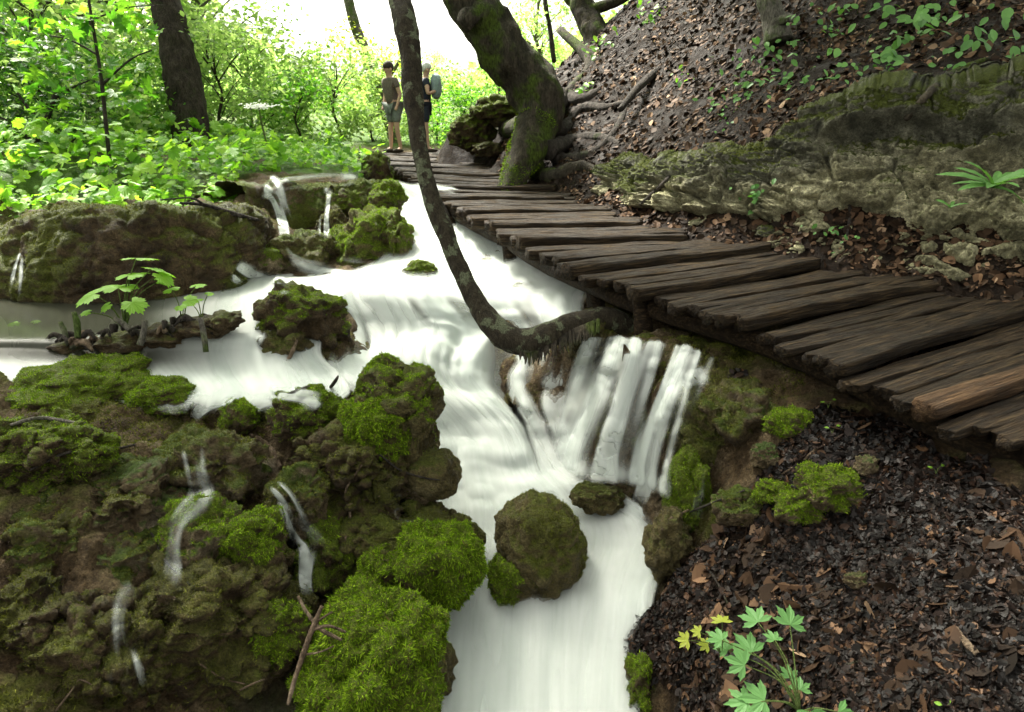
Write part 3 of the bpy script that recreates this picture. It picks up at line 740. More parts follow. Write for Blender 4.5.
rock(130,560,36,28,3.15,'wet tufa knob beside the trickle basin','rock',moss=2200,mlo=.4,mossm='moss_dark',group=RG,rough=.22)
rock(85,478,40,26,3.45,'pale wet tufa knob between the mossy hump and the rough shelf','rock',moss=1800,mlo=.5,mossm='moss_dark',group=RG,rough=.24)
rock(300,500,30,34,3.5,'brown tufa rib beside the narrow falling trickle','rock',moss=2500,mlo=.3,mossm='moss_dark',group=RG,rough=.2)
rock(355,270,24,9,6.1,'low pale rock with water around it left of the upper chute','rock_olive',moss=600,mlo=.2,mossm='moss_dark',group=RG)
# right bank
rock(612,425,17,52,4.2,'slim mossy rib between the first water threads of the right bank','rock_olive',moss=3500,mlo=-.2,mossm='moss_dark',group=RG)
rock(640,440,15,42,4.12,'dark mossy rib between the water threads of the right bank','rock_dark',moss=2800,mlo=-.2,mossm='moss_dark',group=RG)
rock(700,440,42,58,3.85,'rounded dripping tufa buttress below the walkway','rock_olive',moss=6500,mlo=.0,mossm='moss_dark',group=RG,rough=.16)
rock(686,492,20,40,3.62,'hanging green moss tongue at the foot of the tufa buttress','rock_dark',moss=4000,mlo=-.6,group=RG,mossm='moss')
rock(745,420,40,36,3.66,'dull tufa hump right of the dripping buttress','rock',moss=3500,mlo=.3,mossm='moss_dark',group=RG,rough=.2)
rock(665,360,52,20,4.15,'wet tufa lip where threads spill under the walkway edge','rock_olive',moss=2500,mlo=.5,mossm='moss_dark',group=RG,rough=.18)
rock(592,335,26,22,4.5,'wet brown tufa knob at the root of the bent trunk','rock_olive',moss=1200,mlo=.5,mossm='moss_dark',group=RG)
rock(790,425,22,15,None,'small mossy stone under the walkway edge above leaf litter','rock',moss=2200,mlo=.0,group=RG)
rock(830,487,30,20,None,'mossy stone in the middle of the dark leaf slope','rock',moss=2800,mlo=.1,group=RG)
rock(868,465,12,9,None,'bare pale stone right of the mossy stone on the leaf slope','rock',moss=0,group=RG,name='stone',cat='stone')
rock(765,455,14,12,None,'little grey stone below the small mossy stone','rock',group=RG,name='stone',cat='stone')
rock(858,580,12,7,None,'flat pale stone lying on the dark leaf slope','rock',moss=0,group=RG,name='stone',cat='stone')
rock(800,508,22,15,None,'mossy stone lower left of the middle mossy stone on the leaf slope','rock',moss=1500,mlo=.1,group=RG)
rock(775,492,20,12,None,'dark mossy lump where the buttress meets the leaf litter','rock_dark',moss=1500,mlo=.0,group=RG)
rock(740,505,26,16,None,'wet grey stone at the foot of the dull tufa hump','rock',moss=600,mlo=.2,mossm='moss_dark',group=RG)
rock(768,232,10,6,None,'small rubble stone at the foot of the pale cliff','cliff',group=RG,name='stone',cat='stone')
rock(668,545,22,36,3.5,'wet brown rock at the right edge of the white pool','rock_olive',group=RG)
rock(640,690,16,34,3.15,'mossy rock foot at the bottom right of the white pool','rock_dark',moss=2200,mlo=0,group=RG)
# far left
rock(12,240,24,18,5.9,'moss capped stone beside the small fall at the left edge','rock_dark',moss=2600,mlo=.1,group=RG)
rock(5,268,22,24,5.5,'smooth mossy stone under the small fall at the left edge','rock_dark',moss=2000,mlo=.1,group=RG)
# rocks under the far end of the walkway and on the skyline by the gnarled tree
rock(378,178,16,22,9.6,'dark mossy stump of rock carrying the far end of the walkway','rock_dark',moss=1800,mlo=.2,group=RG)
rock(472,134,20,17,10.6,'dark mossy crag at the skyline left of the gnarled tree','rock_dark',moss=1800,mlo=.2,mossm='moss',group=RG)
rock(500,112,26,14,10.4,'mossy crag just behind the gnarled tree','rock_dark',moss=1500,mlo=.2,mossm='moss',group=RG)
rock(488,150,14,7,10.2,'low stone between the walkway and the gnarled tree','rock_dark',moss=500,mlo=.3,mossm='moss_dark',group=RG)

# big dark bank left
def bank(name, base, top, label, mat, moss, mossm, mlo, depth=.5, amp=.10, cat='rock', nx=200, ny=90, bulge=.12, strata=0, blade=.02, seed=1, tiltlip=.0, stuffcap=True):
    """rock face between a base line and a top line of (px,py,t) points, closed over the top into the ground behind"""
    B = catmull(np.array([P(*q) for q in base]), nx); T = catmull(np.array([P(*q) for q in top]), nx)
    B[:, 2] -= .12; T[:, 2] += .07 * fbm(np.column_stack([np.arange(nx) * 9.0 / nx, np.zeros(nx), np.zeros(nx)]), 3, seed + 40)
    hN = np.cross(np.gradient(B, axis=0), [0, 0, 1]); hN /= np.linalg.norm(hN, axis=1, keepdims=True)
    if hN[nx // 2][1] > 0: hN = -hN
    rowsV = []
    nf = int(ny * .72)
    for j in range(ny):
        if j < nf:
            f = j / (nf - 1); p = B * (1 - f) + T * f + hN * (bulge * math.sin(f * PI * .9))
        else:
            g = (j - nf + 1) / (ny - nf); p = T - hN * depth * g; p[:, 2] += .04 * math.sin(g * PI) - .14 * g * g
        rowsV.append(p)
    A = np.stack(rowsV, 0); V = A.reshape(-1, 3); F = [grid_faces(ny, nx)]
    nr = vnormals(V, F)
    if nr[(nf // 2) * nx + nx // 2] @ hN[nx // 2] < 0: F = [F[0][:, ::-1]]; nr = -nr
    fade = np.ones(len(V))
    d = fbm(V * 2.2, 3, seed) * 1.0 + billow(V * 5.5, 3, seed + 4) * .7 + ridged(V * 15, 3, seed + 8) * .18
    bare = None
    if strata:
        fr = np.concatenate([np.linspace(0, 1, nf), np.linspace(1, 1.6, ny - nf)])[:, None].repeat(nx, 1).ravel()
        sx = np.tile(np.linspace(0, 1, nx), ny)
        wv = fr + .10 * fbm(V * [1.1, 1.1, .6], 3, seed + 2) + .03 * fbm(V * 5, 2, seed)
        up = sstep(.38, .5, sx)                      # upper course only on the right part
        prof = up * (2.3 * sstep(.77, .80, wv) * sstep(1.12, .98, wv) - 1.1 * np.exp(-((wv - .745) / .035) ** 2))
        prof += 1.0 * sstep(.30, .38, wv) * sstep(1.0, .8, wv) * (1 - .3 * up) - .9 * np.exp(-((wv - .27) / .05) ** 2) * sstep(-.3, .3, fbm(V * 1.5, 2, 77))
        prof += .55 * (sstep(.55, .58, wv + .05 * vnoise(V * 3, 9)) - .5) * sstep(-.1, .4, vnoise(V * 1.3, 4))
        d = fbm(V * [2.2, 2.2, 3], 4, seed) * 1.3 + billow(V * [5, 5, 7], 3, seed + 4) * .7 + ridged(V * [9, 9, 26], 3, seed + 6) * .32 + ridged(V * 22, 3, seed + 8) * .34 + prof * 1.05 + .5 * ridged(V * [1.6, 1.6, 9] + .4 * fbm(V * 2, 2, 9)[:, None], 3, seed + 21)
        c1, c2, c3 = worley(V * [2.6, 2.6, 4.5] + .25 * fbm(V * 3, 2, 5)[:, None], 3)
        d = d + ((c3 - .5) * 1.5 * sstep(0, .18, c2) - .9 * sstep(.10, 0, c2)) * sstep(.95, .7, fr)
        c1, c2, c3 = worley(V * [6, 6, 15] + .25 * fbm(V * 6, 2, 5)[:, None], 8)
        d = d + ((c3 - .5) * .35 - .3 * sstep(.10, 0, c2))
        bare = sstep(.80, .45, wv + .25 * fbm(V * 3, 3, 61))
    V = V + nr * (d * amp)[:, None]
    V = V.copy(); nr = vnormals(V, F)
    o = link(name, mesh_np(name, V, F, M[mat], True, {'bare': bare if bare is not None else np.zeros(len(V)), 'mossy': (np.zeros(len(V)) if bare is not None else .75 * sstep(-.1, .5, nr[:, 2] * .6 + fbm(V * 2.4, 3, seed + 5) * 1.3))}), None, None, label, cat)
    def wf(cn, nn, Tt):
        k = nn[:, 2] * .8 + fbm(cn * 2.4, 3, seed + 5) * 1.1 - (1.2 * bare[Tt[:, 0]] if bare is not None else 0)
        return sstep(mlo, mlo + .35, k)
    if moss:
        q, nn, _ = sample_mesh(V, F, moss, wf); nn = nn + rng.normal(0, .45, nn.shape)
        Vm, Fm = instance(*BLADE, q - nn * .002, frames(nn, rng.random(len(q)) * 6.28), blade * (.5 + .8 * rng.random(len(q))))
        link('moss', mesh_np('moss', Vm, Fm, M[mossm], False), o)
    return o, V, F
bank('tufa_bank', [(-60,300,5.6),(20,306,5.25),(60,308,5.1),(120,308,5.1),(180,298,5.3),(225,290,5.5),(250,268,6.1)],
     [(-60,232,5.9),(20,222,5.4),(60,214,5.2),(120,209,5.15),(180,210,5.35),(225,208,5.6),(252,214,6.2)],
     'long dark overhanging mossy bank behind the still pool on the left', 'rock_dark', 12000, 'moss_dark', .1, bulge=.16, amp=.085, seed=3)
bank('tufa_ledge', [(245,262,6.4),(270,252,6.9),(300,246,7.1),(330,243,7.2),(360,238,7.3),(385,232,7.4)],
     [(240,188,6.6),(270,186,7.0),(300,186,7.2),(330,184,7.3),(360,182,7.5),(385,184,7.8)],
     'grey tufa ledge that the two small upper falls pour over', 'rock', 5000, 'moss_dark', .2, bulge=.05, amp=.06, seed=13)
_, CV, CF = bank('cliff', CL_BASE, CL_TOP, 'long layered limestone outcrop with pale base and mossy ledges beside the walkway', 'cliff', 14000, 'moss_dark', .45,
     depth=.35, amp=.075, nx=640, ny=240, bulge=.05, strata=1.0, seed=23, blade=.018)

from mathutils.bvhtree import BVHTree
CLIFF_BVH = BVHTree.FromPolygons(CV.tolist(), CF[0].tolist())

# terrain moss + litter
def wf_ground_moss(cn, nn, T):
    k = nn[:, 2] * .5 + fbm(cn * 1.7, 3, 41) * 1.3
    dist = np.linalg.norm(cn - [0, 0, CZ], axis=1)
    return sstep(.3, .6, k) * (TL[T[:, 0]] < .35) * (TG[T[:, 0]] < .4) / dist ** 2 * (np.abs(cn[:, 0]) < cn[:, 1] * .95)
q, nn, _ = sample_mesh(TV, TF, 130000, wf_ground_moss)
nn = nn + rng.normal(0, .45, nn.shape)
Vm, Fm = instance(*BLADE, q, frames(nn, rng.random(len(q)) * 6.28), .014 * (.5 + .9 * rng.random(len(q))))
link('ground_moss', mesh_np('ground_moss', Vm, Fm, M['moss_dark'], False), kind='stuff', label='short olive moss covering the brown tufa slopes beside the water', cat='moss')
def litter(name, n, mat, wf, size, label, seed=0):
    q, nn, _ = sample_mesh(TV, TF, n, wf)
    nn = nn + rng.normal(0, .38, nn.shape)
    tV, tF = LEAF_OVAL
    tV = tV.copy(); tV[:, 2] += .35 * tV[:, 1] ** 2 * 2
    S = size * (.3 + 1.25 * rng.random(n) ** 2.2)
    S3 = np.column_stack([S, S * (.7 + .8 * rng.random(n)), S * (rng.normal(0, 1.3, n))])
    Vm, Fm = instance(tV - [.5, 0, 0], tF, q + nn / np.linalg.norm(nn, axis=1, keepdims=True) * (.004 + .008 * rng.random(n))[:, None], frames(nn, rng.random(n) * 6.28), S3)
    link(name, mesh_np(name, Vm, Fm, M[mat], False), kind='stuff', label=label, cat='leaf litter')
def patchy(cn, lo=-.45): return .25 + .75 * sstep(lo, .15, fbm(cn * 2.3, 3, 88))
def inview(cn, k=.95): return (np.abs(cn[:, 0]) < cn[:, 1] * k)
litter('leaf_litter', 60000, 'litter_wet', lambda cn, nn, T: (TL[T[:, 0]] > .55) * (cn[:, 1] < 3.9) * (TG[T[:, 0]] < .3) / (cn[:, 1] ** 1.5) * inview(cn) * patchy(cn), .036, 'dark wet fallen leaves covering the bank below the walkway')
litter('leaf_litter', 1000, 'litter', lambda cn, nn, T: (TL[T[:, 0]] > .55) * (cn[:, 1] < 3.9) * (TG[T[:, 0]] < .3) * inview(cn) * sstep(-.1, .5, fbm(cn * 1.5 + 3, 2, 4)), .085, 'brown fallen leaves scattered over the wet bank below the walkway')
litter('leaf_litter', 46000, 'litter', lambda cn, nn, T: (TL[T[:, 0]] > .6) * (cn[:, 1] > 3.6) * (cn[:, 1] < 15) * (TG[T[:, 0]] < .45) / (cn[:, 1] ** 1.2) * inview(cn) * (cn[:, 0] > -.2) * patchy(cn), .07, 'dry brown beech leaves covering the hillside above the walkway')

# everything solid near the stream, to lay water threads on
_v = [CV]; _f = [CF[0]]; _o = len(CV)
k_ = np.arange(0, 430, 2); gV = TV.reshape(len(rows), len(cols), 3)[k_][:, ::2]; _v.append(gV.reshape(-1, 3)); _f.append(grid_faces(*gV.shape[:2]) + _o); _o += gV.shape[0] * gV.shape[1]
_polys = [f.tolist() for f in _f]
for o_ in [o for o in bpy.data.objects if o.type == 'MESH' and o.parent is None and o.name.split('.')[0] in ('mossy_rock', 'stone', 'tufa_bank', 'tufa_ledge')]:
    c_ = np.empty(len(o_.data.vertices) * 3, dtype=np.float32); o_.data.vertices.foreach_get('co', c_); c_ = c_.reshape(-1, 3) + np.array(o_.location)
    nl_ = len(o_.data.loops); ix_ = np.empty(nl_, dtype=np.int32); o_.data.loops.foreach_get('vertex_index', ix_)
    _polys.append((ix_.reshape(len(o_.data.polygons), -1) + _o).tolist()); _v.append(c_); _o += len(c_)
SCENE_BVH = BVHTree.FromPolygons(np.vstack(_v).tolist(), [p for f in _polys for p in f])

def drape(name, rows_px, n, m, densf, off=.032, smooth=4, **kw):
    """water film lying on whatever solid surface is there"""
    G = np.array(rows_px, float)
    G = np.stack([catmull(G[:, j], n) for j in range(G.shape[1])], 1); G = np.stack([catmull(G[i], m) for i in range(n)], 0)
    T_ = np.zeros((n, m)); last = 4.0
    for i in range(n):
        for j in range(m):
            h = SCENE_BVH.ray_cast(Vector((0, 0, CZ)), Vector(P(G[i, j, 0], G[i, j, 1], 1) - [0, 0, CZ]).normalized())
            if h[0] is not None: last = h[0].y * CT - (h[0].z - CZ) * ST
            T_[i, j] = last
    for k in range(smooth):
        Tp = np.pad(T_, 1, 'edge'); nb = np.stack([Tp[a:a + n, b:b + m] for a in range(3) for b in range(3)])
        T_ = .5 * nb.min(0) + .5 * nb.mean(0)
    T_ = T_ - off
    A_ = np.stack([np.stack([P(G[i, j, 0], G[i, j, 1], T_[i, j]) for j in range(m)]) for i in range(n)])
    return water_sheet(name, A_, densf(np.linspace(0, 1, n)[:, None] + np.zeros((1, m)), np.linspace(0, 1, m)[None, :] + np.zeros((n, 1))), layers=3, lift=.008, disp=.006, **kw)
def bank_dens(v, u):
    uu = u + .05 * vnoise(np.stack([u * 3, v * 1.5, 0 * u], -1), 4) * v
    f = .6 + .9 * v
    d = .30 + .75 * sstep(.40, .05, uu) + .3 * vnoise(np.stack([uu * 7, v * .7, 0 * u], -1), 29)
    for c_, w_, a_ in ((.30, .05, .35), (.42, .05, .7), (.50, .03, .4), (.58, .035, .4), (.66, .025, .3), (.76, .05, .75), (.83, .03, .35), (.91, .03, .25)):
        d += a_ * np.exp(-((uu - c_ - .02 * np.sin(v * 4 + c_ * 30)) / (w_ * f)) ** 2)
    d *= .75 + .5 * vnoise(np.stack([uu * 22, v * 1.2, 0 * u], -1), 9)
    d += .5 * sstep(.75, 1, v)
    return np.clip(d, 0, 1) * sstep(0, .10, u) * sstep(0, .08, 1 - u) * sstep(0, .05, v) * sstep(0, .16, 1 - v)
drape('bank_water', [[(575,336),(610,332),(650,336),(690,343),(724,356)], [(560,370),(600,366),(640,370),(678,376),(712,386)], [(545,410),(588,410),(625,412),(662,418),(696,428)],
                     [(530,450),(572,452),(612,455),(650,462),(684,474)], [(522,480),(565,486),(610,492),(645,502),(676,514)]], 120, 130, bank_dens, kind='structure')

# ------------------------------------------------------------------ boardwalk
bw = empty('boardwalk', (SW[9][0] + SW[9][1]) / 2 - np.array([0, 0, .3]), 'stepped walkway of dark weathered split logs climbing along the hillside over the water', 'boardwalk')
bwl = np.array(bw.location)
def log_mesh(length, r, seed, flat=.35, nseg=14, nl=40, notch=True):
    x = np.linspace(0, length, nl); a = np.linspace(0, 2 * PI, nseg, endpoint=False)
    X = np.repeat(x[:, None], nseg, 1); cy = np.cos(a)[None] * r; cz = np.sin(a)[None] * r
    ends = 1 - .18 * np.exp(-((x[:, None]) / .025) ** 2) - .18 * np.exp(-((length - x[:, None]) / .025) ** 2)
    bend = .012 * np.sin(x * 2.2 + seed)[:, None] + .010 * fbm(np.column_stack([x * 1.5, x * 0 + seed, x * 0]), 2, seed)[:, None]
    Yc = cy * ends * (1 + .06 * np.sin(x * 3 + seed)[:, None]); Zc = cz * ends
    Zc = np.minimum(Zc, r * flat + .003 * np.sin(x * 7 + seed)[:, None])
    V = np.stack([X, Yc + bend, Zc - r * flat + bend * .5], -1)
    nz = fbm(V * [2, 26, 26] + seed * 3.1, 4, seed) * r * .22 + ridged(V * [1.3, 75, 75] + seed, 2, seed + 5) * .005
    cut = nz
    V[..., 1] += cut * np.cos(a)[None]; V[..., 2] += cut * np.sin(a)[None]
    V[0, :, 0] += .015 * vnoise(V[0] * 30 + seed, seed); V[-1, :, 0] += .015 * vnoise(V[-1] * 30, seed)
    V = V.reshape(-1, 3)
    i = np.arange(nl - 1)[:, None] * nseg; j = np.arange(nseg)[None, :]; k = (j + 1) % nseg
    Q = np.stack([i + j, i + nseg + j, i + nseg + k, i + k], -1).reshape(-1, 4)
    V = np.vstack([V, V[:nseg].mean(0) + [.004, 0, 0], V[-nseg:].mean(0) - [.004, 0, 0]]); c0, c1 = len(V) - 2, len(V) - 1
    j = np.arange(nseg); k = (j + 1) % nseg; b = (nl - 1) * nseg
    T3 = np.vstack([np.stack([j, k, np.full(nseg, c0)], -1), np.stack([b + k, b + j, np.full(nseg, c1)], -1)])
    return V, [Q, T3]
nlog = 0
CNT = [2, 6, 5, 4, 5, 4, 4, 4, 4, 4, 5, 5, 6, 7, 8, 7]
for i in range(len(SW) - 1):
    fa, fb = SW[i + 1]; ba, bb = SW[i]
    z = fa[2]
    k = CNT[i] 
    gap = np.linalg.norm((fa + fb) / 2 - (ba + bb) / 2)
    for s in range(k):
        f = s / k
        front = (s == 0)
        a = fa * (1 - f) + ba * f; b = fb * (1 - f) + bb * f; a = a.copy(); b = b.copy()
        r = gap / k * .5 * (.92 + .16 * random.random()) 
        r = min(max(r, .04), .12) if not front else min(max(r * 1.1, .06), .085)
        d = b - a; Ln = np.linalg.norm(d[:2]); dirv = np.array([d[0], d[1], 0]) / Ln
        jl = random.uniform(-.07, .07) if not front else random.uniform(-.05, .01); jr = random.uniform(-.12, .10)
        a2 = a + dirv * jl; ln = Ln - jl + jr
        perp = np.array([-dirv[1], dirv[0], 0])
        if front: a2 = a2 + perp * r * .5
        V, F = log_mesh(ln, r, nlog * 3 + 1, flat=.5 if front else .3, nseg=26, nl=56)
        mt = 'wood_brown' if (i == 14 and front) else 'wood'
        o = link('log', mesh_np('log', V, F, M[mt]), bw)
        if i == 14 and front: o['label'] = 'reddish brown newer log'
        zz = z + (.012 if front else random.uniform(-.008, .006))
        tl = random.uniform(-.012, .012)
        o.matrix_local = Matrix.Translation(Vector((a2[0] - bwl[0], a2[1] - bwl[1], zz - bwl[2]))) @ Matrix.Rotation(math.atan2(dirv[1], dirv[0]), 4, 'Z') @ Matrix.Rotation(-math.atan2(b[2] - a[2], Ln) + tl * .5, 4, 'Y') @ Matrix.Rotation(random.uniform(-.08, .08), 4, 'X')
        nlog += 1
print('logs', nlog)
# stringers under both sides
def part_tube(name, pts, rad, mat, parent, seg=10, n=40, rough=.12, nf=6, seed=0, **kw):
    loc = np.array(parent.location) if parent is not None else np.zeros(3)
    V, F = tube(np.array(pts) - loc, rad, seg, n, rough, nf, seed, **kw)
    return link(name, mesh_np(name, V, F, M[mat]), parent)
for f_, nm in ((.12, 'stringer'), (.8, 'stringer')):
    pts = [a * (1 - f_) + b * f_ - np.array([0, 0, .17]) for a, b in SW]
    part_tube(nm, pts, [.06] * len(pts), 'wood', bw, n=120)
for (x0, y0, x1, y1, t) in [(436, 206, 466, 246, 7.0), (508, 236, 511, 268, 5.9), (640, 300, 645, 330, 4.3), (590, 278, 600, 310, 4.7)]:
    a, b = P(x0, y0, t), P(x1, y1, t - .02)
    part_tube('post', [a + [0, 0, .06], (a + b) / 2, b - [0, 0, .15]], [.055, .06, .065], 'wood', bw)

# ------------------------------------------------------------------ trees near
def foliage_mesh(q, nn, size, tmpl, mat, name='foliage', flat=.8):
    n = len(q)
    Vm, Fm = instance(*tmpl, q, frames(nn, rng.random(n) * 6.28), size * (.6 + .7 * rng.random(n)))
    return mesh_np(name, Vm, Fm, M[mat], False)
def clump_points(centres, radii, per, shell=.5):
    out = []
    for c, r in zip(centres, radii):
        d = rng.normal(0, 1, (per, 3)); d /= np.linalg.norm(d, axis=1, keepdims=True)
        rr = (shell + (1 - shell) * rng.random(per)) ** .7
        out.append(c + d * rr[:, None] * r)
    return np.vstack(out)

def px_tube(name, pts, mat, parent, **kw):
    """pts: (px,py,t,radius px)"""
    w = [P(a, b, t) for a, b, t, r in pts]; rad = [r * t / FPX for a, b, t, r in pts]
    return part_tube(name, w, rad, mat, parent, **kw)

# the bent trunk in the stream
t = empty('bent_tree', P(600, 318, 4.45), 'thin crooked tree bending up out of the waterfall in front of the walkway, lichen spotted', 'tree')
px_tube('trunk', [(632,332,4.5,11),(604,319,4.42,12.5),(560,330,4.32,13),(530,342,4.3,13.5),(505,336,4.3,13),(484,314,4.35,11),(466,282,4.4,9.5),(449,243,4.45,9),(433,202,4.5,9),(422,162,4.55,8),(417,130,4.58,8.5),(413,95,4.62,10),(411,60,4.65,10.5),(406,25,4.7,12),(399,-5,4.8,10.5),(390,-60,5.0,9),(385,-200,5.2,7),(395,-380,5.5,5)],
        'bark_lichen', t, n=150, seg=18, rough=.14, nf=9)
brs = [[(390,-120,5.1,5),(330,-260,5.4,3),(280,-380,5.8,2)], [(387,-220,5.2,5),(460,-330,5.5,3),(520,-430,6,2)], [(395,-380,5.5,5),(400,-520,5.8,3),(380,-600,6,2)]]
for b in brs: px_tube('branch', b, 'bark_lichen', t, n=20)
cl = [P(280,-380,5.8), P(520,-430,6), P(380,-600,6), P(420,-480,5.7), P(330,-460,5.9)]
q = clump_points(cl, [.9] * 5, 500); nn = rng.normal(0, .5, q.shape) + [0, 0, 1]
link('crown', foliage_mesh(q - np.array(t.location), nn, .08, LEAF_SIMPLE, 'leaf_mid'), t)
# hanging moss on the underside
for i in range(40):
    a = 520 + 80 * (i + random.random()) / 40; b = float(np.interp(a, [503, 528, 560, 600], [347, 356, 344, 328])); r = random.uniform(2, 11) * math.exp(-((a - 552) / 34) ** 2) + 4
    px_tube('moss_fringe', [(a, b - 9, 4.27, 2.4), (a + random.uniform(-2, 2), b + r * .35, 4.23, 1.5), (a + random.uniform(-2, 2), b + r, 4.22, .4)], 'bark_moss', t, n=10, rough=.3, nf=20, seg=7)

# the gnarled tree on the hillside
g = empty('gnarled_tree', P(530,172,8.3), 'massive leaning gnarled tree with mossy flared roots on the hillside beside the walkway', 'tree')
px_tube('trunk', [(506,200,8.0,10),(515,178,8.15,14),(528,150,8.25,19),(540,122,8.35,22),(540,98,8.4,25),(524,74,8.35,25.5),(505,52,8.25,25),(486,26,8.2,24),(468,-4,8.2,24),(450,-60,8.2,23),(440,-160,8.3,21),(450,-320,8.5,15),(470,-480,8.8,9)],
        'bark_moss', g, n=110, seg=28, rough=.2, nf=4, flute=.05)
part_tube('burl', [P(474,22,7.95), P(466,14,7.88), P(463,10,7.84)], [.13,.11,.05], 'bark_moss', g, seg=12, n=12, rough=.3)
for pts in [[(535,140,8.3,10),(522,170,8.1,10),(510,192,7.9,8),(502,205,7.8,4)],
            [(545,112,8.4,12),(562,100,8.25,10),(580,102,8.2,8),(600,92,8.3,5)],
            [(545,125,8.35,10),(566,128,8.1,8),(584,110,8.1,7),(612,108,8.1,5),(640,96,8.2,3)],
            [(540,140,8.3,10),(562,160,8.0,8),(580,158,7.8,7),(598,150,7.7,5),(618,128,7.7,4),(628,100,7.9,3)],
            [(532,158,8.2,10),(540,175,7.95,8),(556,176,7.8,8),(580,168,7.6,7),(600,172,7.4,5),(618,180,7.3,3)],
            [(526,160,8.2,9),(533,178,7.9,7),(522,190,7.8,4),(510,200,7.75,2)],
            [(548,150,8.15,10),(575,140,8.0,6),(600,138,7.9,5),(625,146,7.7,3)],
            [(525,125,8.5,10),(505,130,8.7,8),(488,136,8.9,6),(470,142,9.2,4)]]:
    pts = [pts[0]] + [(a, b, min(hit(a, b, 6.0) + r * .3 * c / FPX, 11.5) - .0, r) for a, b, c, r in pts[1:]]
    px_tube('root', pts, 'bark_moss' if pts[0][0] < 540 else 'root', g, n=40, rough=.25, nf=7)
q = []; 
for (a, b, tt, r) in [(450,-60,8.2,10)]:
    px_tube('limb', [(446,-80,8.2,14),(380,-200,8,10),(300,-330,7.6,6)], 'bark_moss', g, n=24, rough=.15)
    px_tube('limb', [(441,-150,8.3,14),(560,-280,7.6,10),(700,-400,6.8,6)], 'bark_moss', g, n=24, rough=.15)
cl = [P(300,-360,7.6), P(420,-520,8), P(560,-380,7.4), P(700,-440,6.8), P(820,-520,6.0), P(480,-600,8.6), P(640,-560,7.4)]
cl = [np.array(c) for c in [(1.5, 9, 8.2), (3, 8, 8.6), (2, 6.5, 8.4), (5.5, 9, 9.2), (3.5, 10.5, 9), (.6, 7.4, 8.6), (6.5, 6.5, 9.4), (1.8, 11, 8.6), (0, 9.8, 8.9)]]  # unseen crown clumps, placed overhead to shade the hillside and foreground
q = clump_points(cl, [1.5] * 9, 1500); nn = rng.normal(0, .5, q.shape) + [0, 0, 1]
link('crown', foliage_mesh(q - np.array(g.location), nn, .17, LEAF_SIMPLE, 'leaf_mid'), g)
# moss on gnarled base
def tree_moss(tree_pts, n, blade, mat, parent, side=None):
    w = [P(a, b, tt) for a, b, tt, r in tree_pts]; rad = [r * tt / FPX for a, b, tt, r in tree_pts]
    V, F = tube(np.array(w), rad, 20, 60, .15, 4, 0)
    q, nn, _ = sample_mesh(V, F, n, lambda cn, n_, T: sstep(-.1, .3, fbm(cn * 2.5, 3, 2) * 1.3 + (w[0][2] + w[-1][2]) * .5 + .12 - cn[:, 2]))
    nn = nn + rng.normal(0, .4, nn.shape)
    Vm, Fm = instance(*BLADE, q - np.array(parent.location), frames(nn, rng.random(len(q)) * 6.28), blade * (.5 + .8 * rng.random(len(q))))
    link('moss', mesh_np('moss', Vm, Fm, M[mat], False), parent)
tree_moss([(538,122,8.33,20.5),(527,150,8.23,18),(514,178,8.13,13),(505,200,7.98,9)], 5000, .024, 'moss', g)

def simple_trunk_tree(name, pts, bark, label, crown=None, leafmat='leaf_far', leaf=.1, per=500, cr=1.2, tmpl=LEAF_SIMPLE, group=None, rough=.15, n=60, seg=16, limbs=(), shade_clumps=()):
    e = empty(name, P(*pts[0][:3]), label, 'tree', group)
    px_tube('trunk', pts, bark, e, n=n, seg=seg, rough=rough)
    for l in limbs: px_tube('branch', l, bark, e, n=24, seg=8)
    if crown:
        cl = [P(*c[:3]) for c in crown] + [np.array(c, float) for c in shade_clumps]; rr = [c[3] if len(c) > 3 else cr for c in crown] + [cr * .8] * len(shade_clumps)
        q = clump_points(cl, rr, per, .3); nn = rng.normal(0, .6, q.shape) + [0, 0, 1]
        link('crown', foliage_mesh(q - np.array(e.location), nn, leaf, tmpl, leafmat), e)
    return e
simple_trunk_tree('tree', [(192,178,11,21),(191,158,11,19),(190,125,11,18),(184,85,11,17.5),(176,45,11,16),(168,12,11,14.5),(160,-30,11,14),(140,-180,11.2,12),(125,-380,11.5,8)], 'bark_dark',
    'stout dark trunk leaning left behind the pool, thickest tree of the left background',
    crown=[(60,-420,11.2),(140,-460,11.5),(220,-380,11.8),(120,-560,11.6),(180,-330,11),(40,-330,11.6)], cr=1.8, per=900, leafmat='leaf_mid', leaf=.17, shade_clumps=[(-6,7.5,7.6),(-4.5,6.6,7.4),(-3,6.4,7.6),(-5,8.6,8.2),(-3.2,8.2,8.2),(-1.8,7.2,8.2)], limbs=[[(150,-150,11.1,6),(90,-250,11,4),(50,-340,11.4,2)],[(135,-250,11.2,6),(200,-330,11.5,3)]])  # crown includes out-of-view clumps added to shade the left foreground
simple_trunk_tree('tree', [(396,150,19,6),(392,130,19,6),(380,95,19,6),(366,55,19,5.5),(352,15,19,5),(344,-30,19,4.5),(330,-150,19,3.5)], 'bark_grey',
    'slim pale trunk leaning left behind the two walkers', crown=[(372,70,18.6,.7),(395,60,19,.6),(350,40,19,.7),(330,-150,19,1.5),(380,-120,19,1.4)], per=170, leafmat='leaf_yellow', leaf=.13,
    limbs=[[(385,110,19,3),(360,122,18.8,2),(345,128,18.6,1)],[(378,90,19,3),(400,60,19,1.6),(408,30,19,1)]])
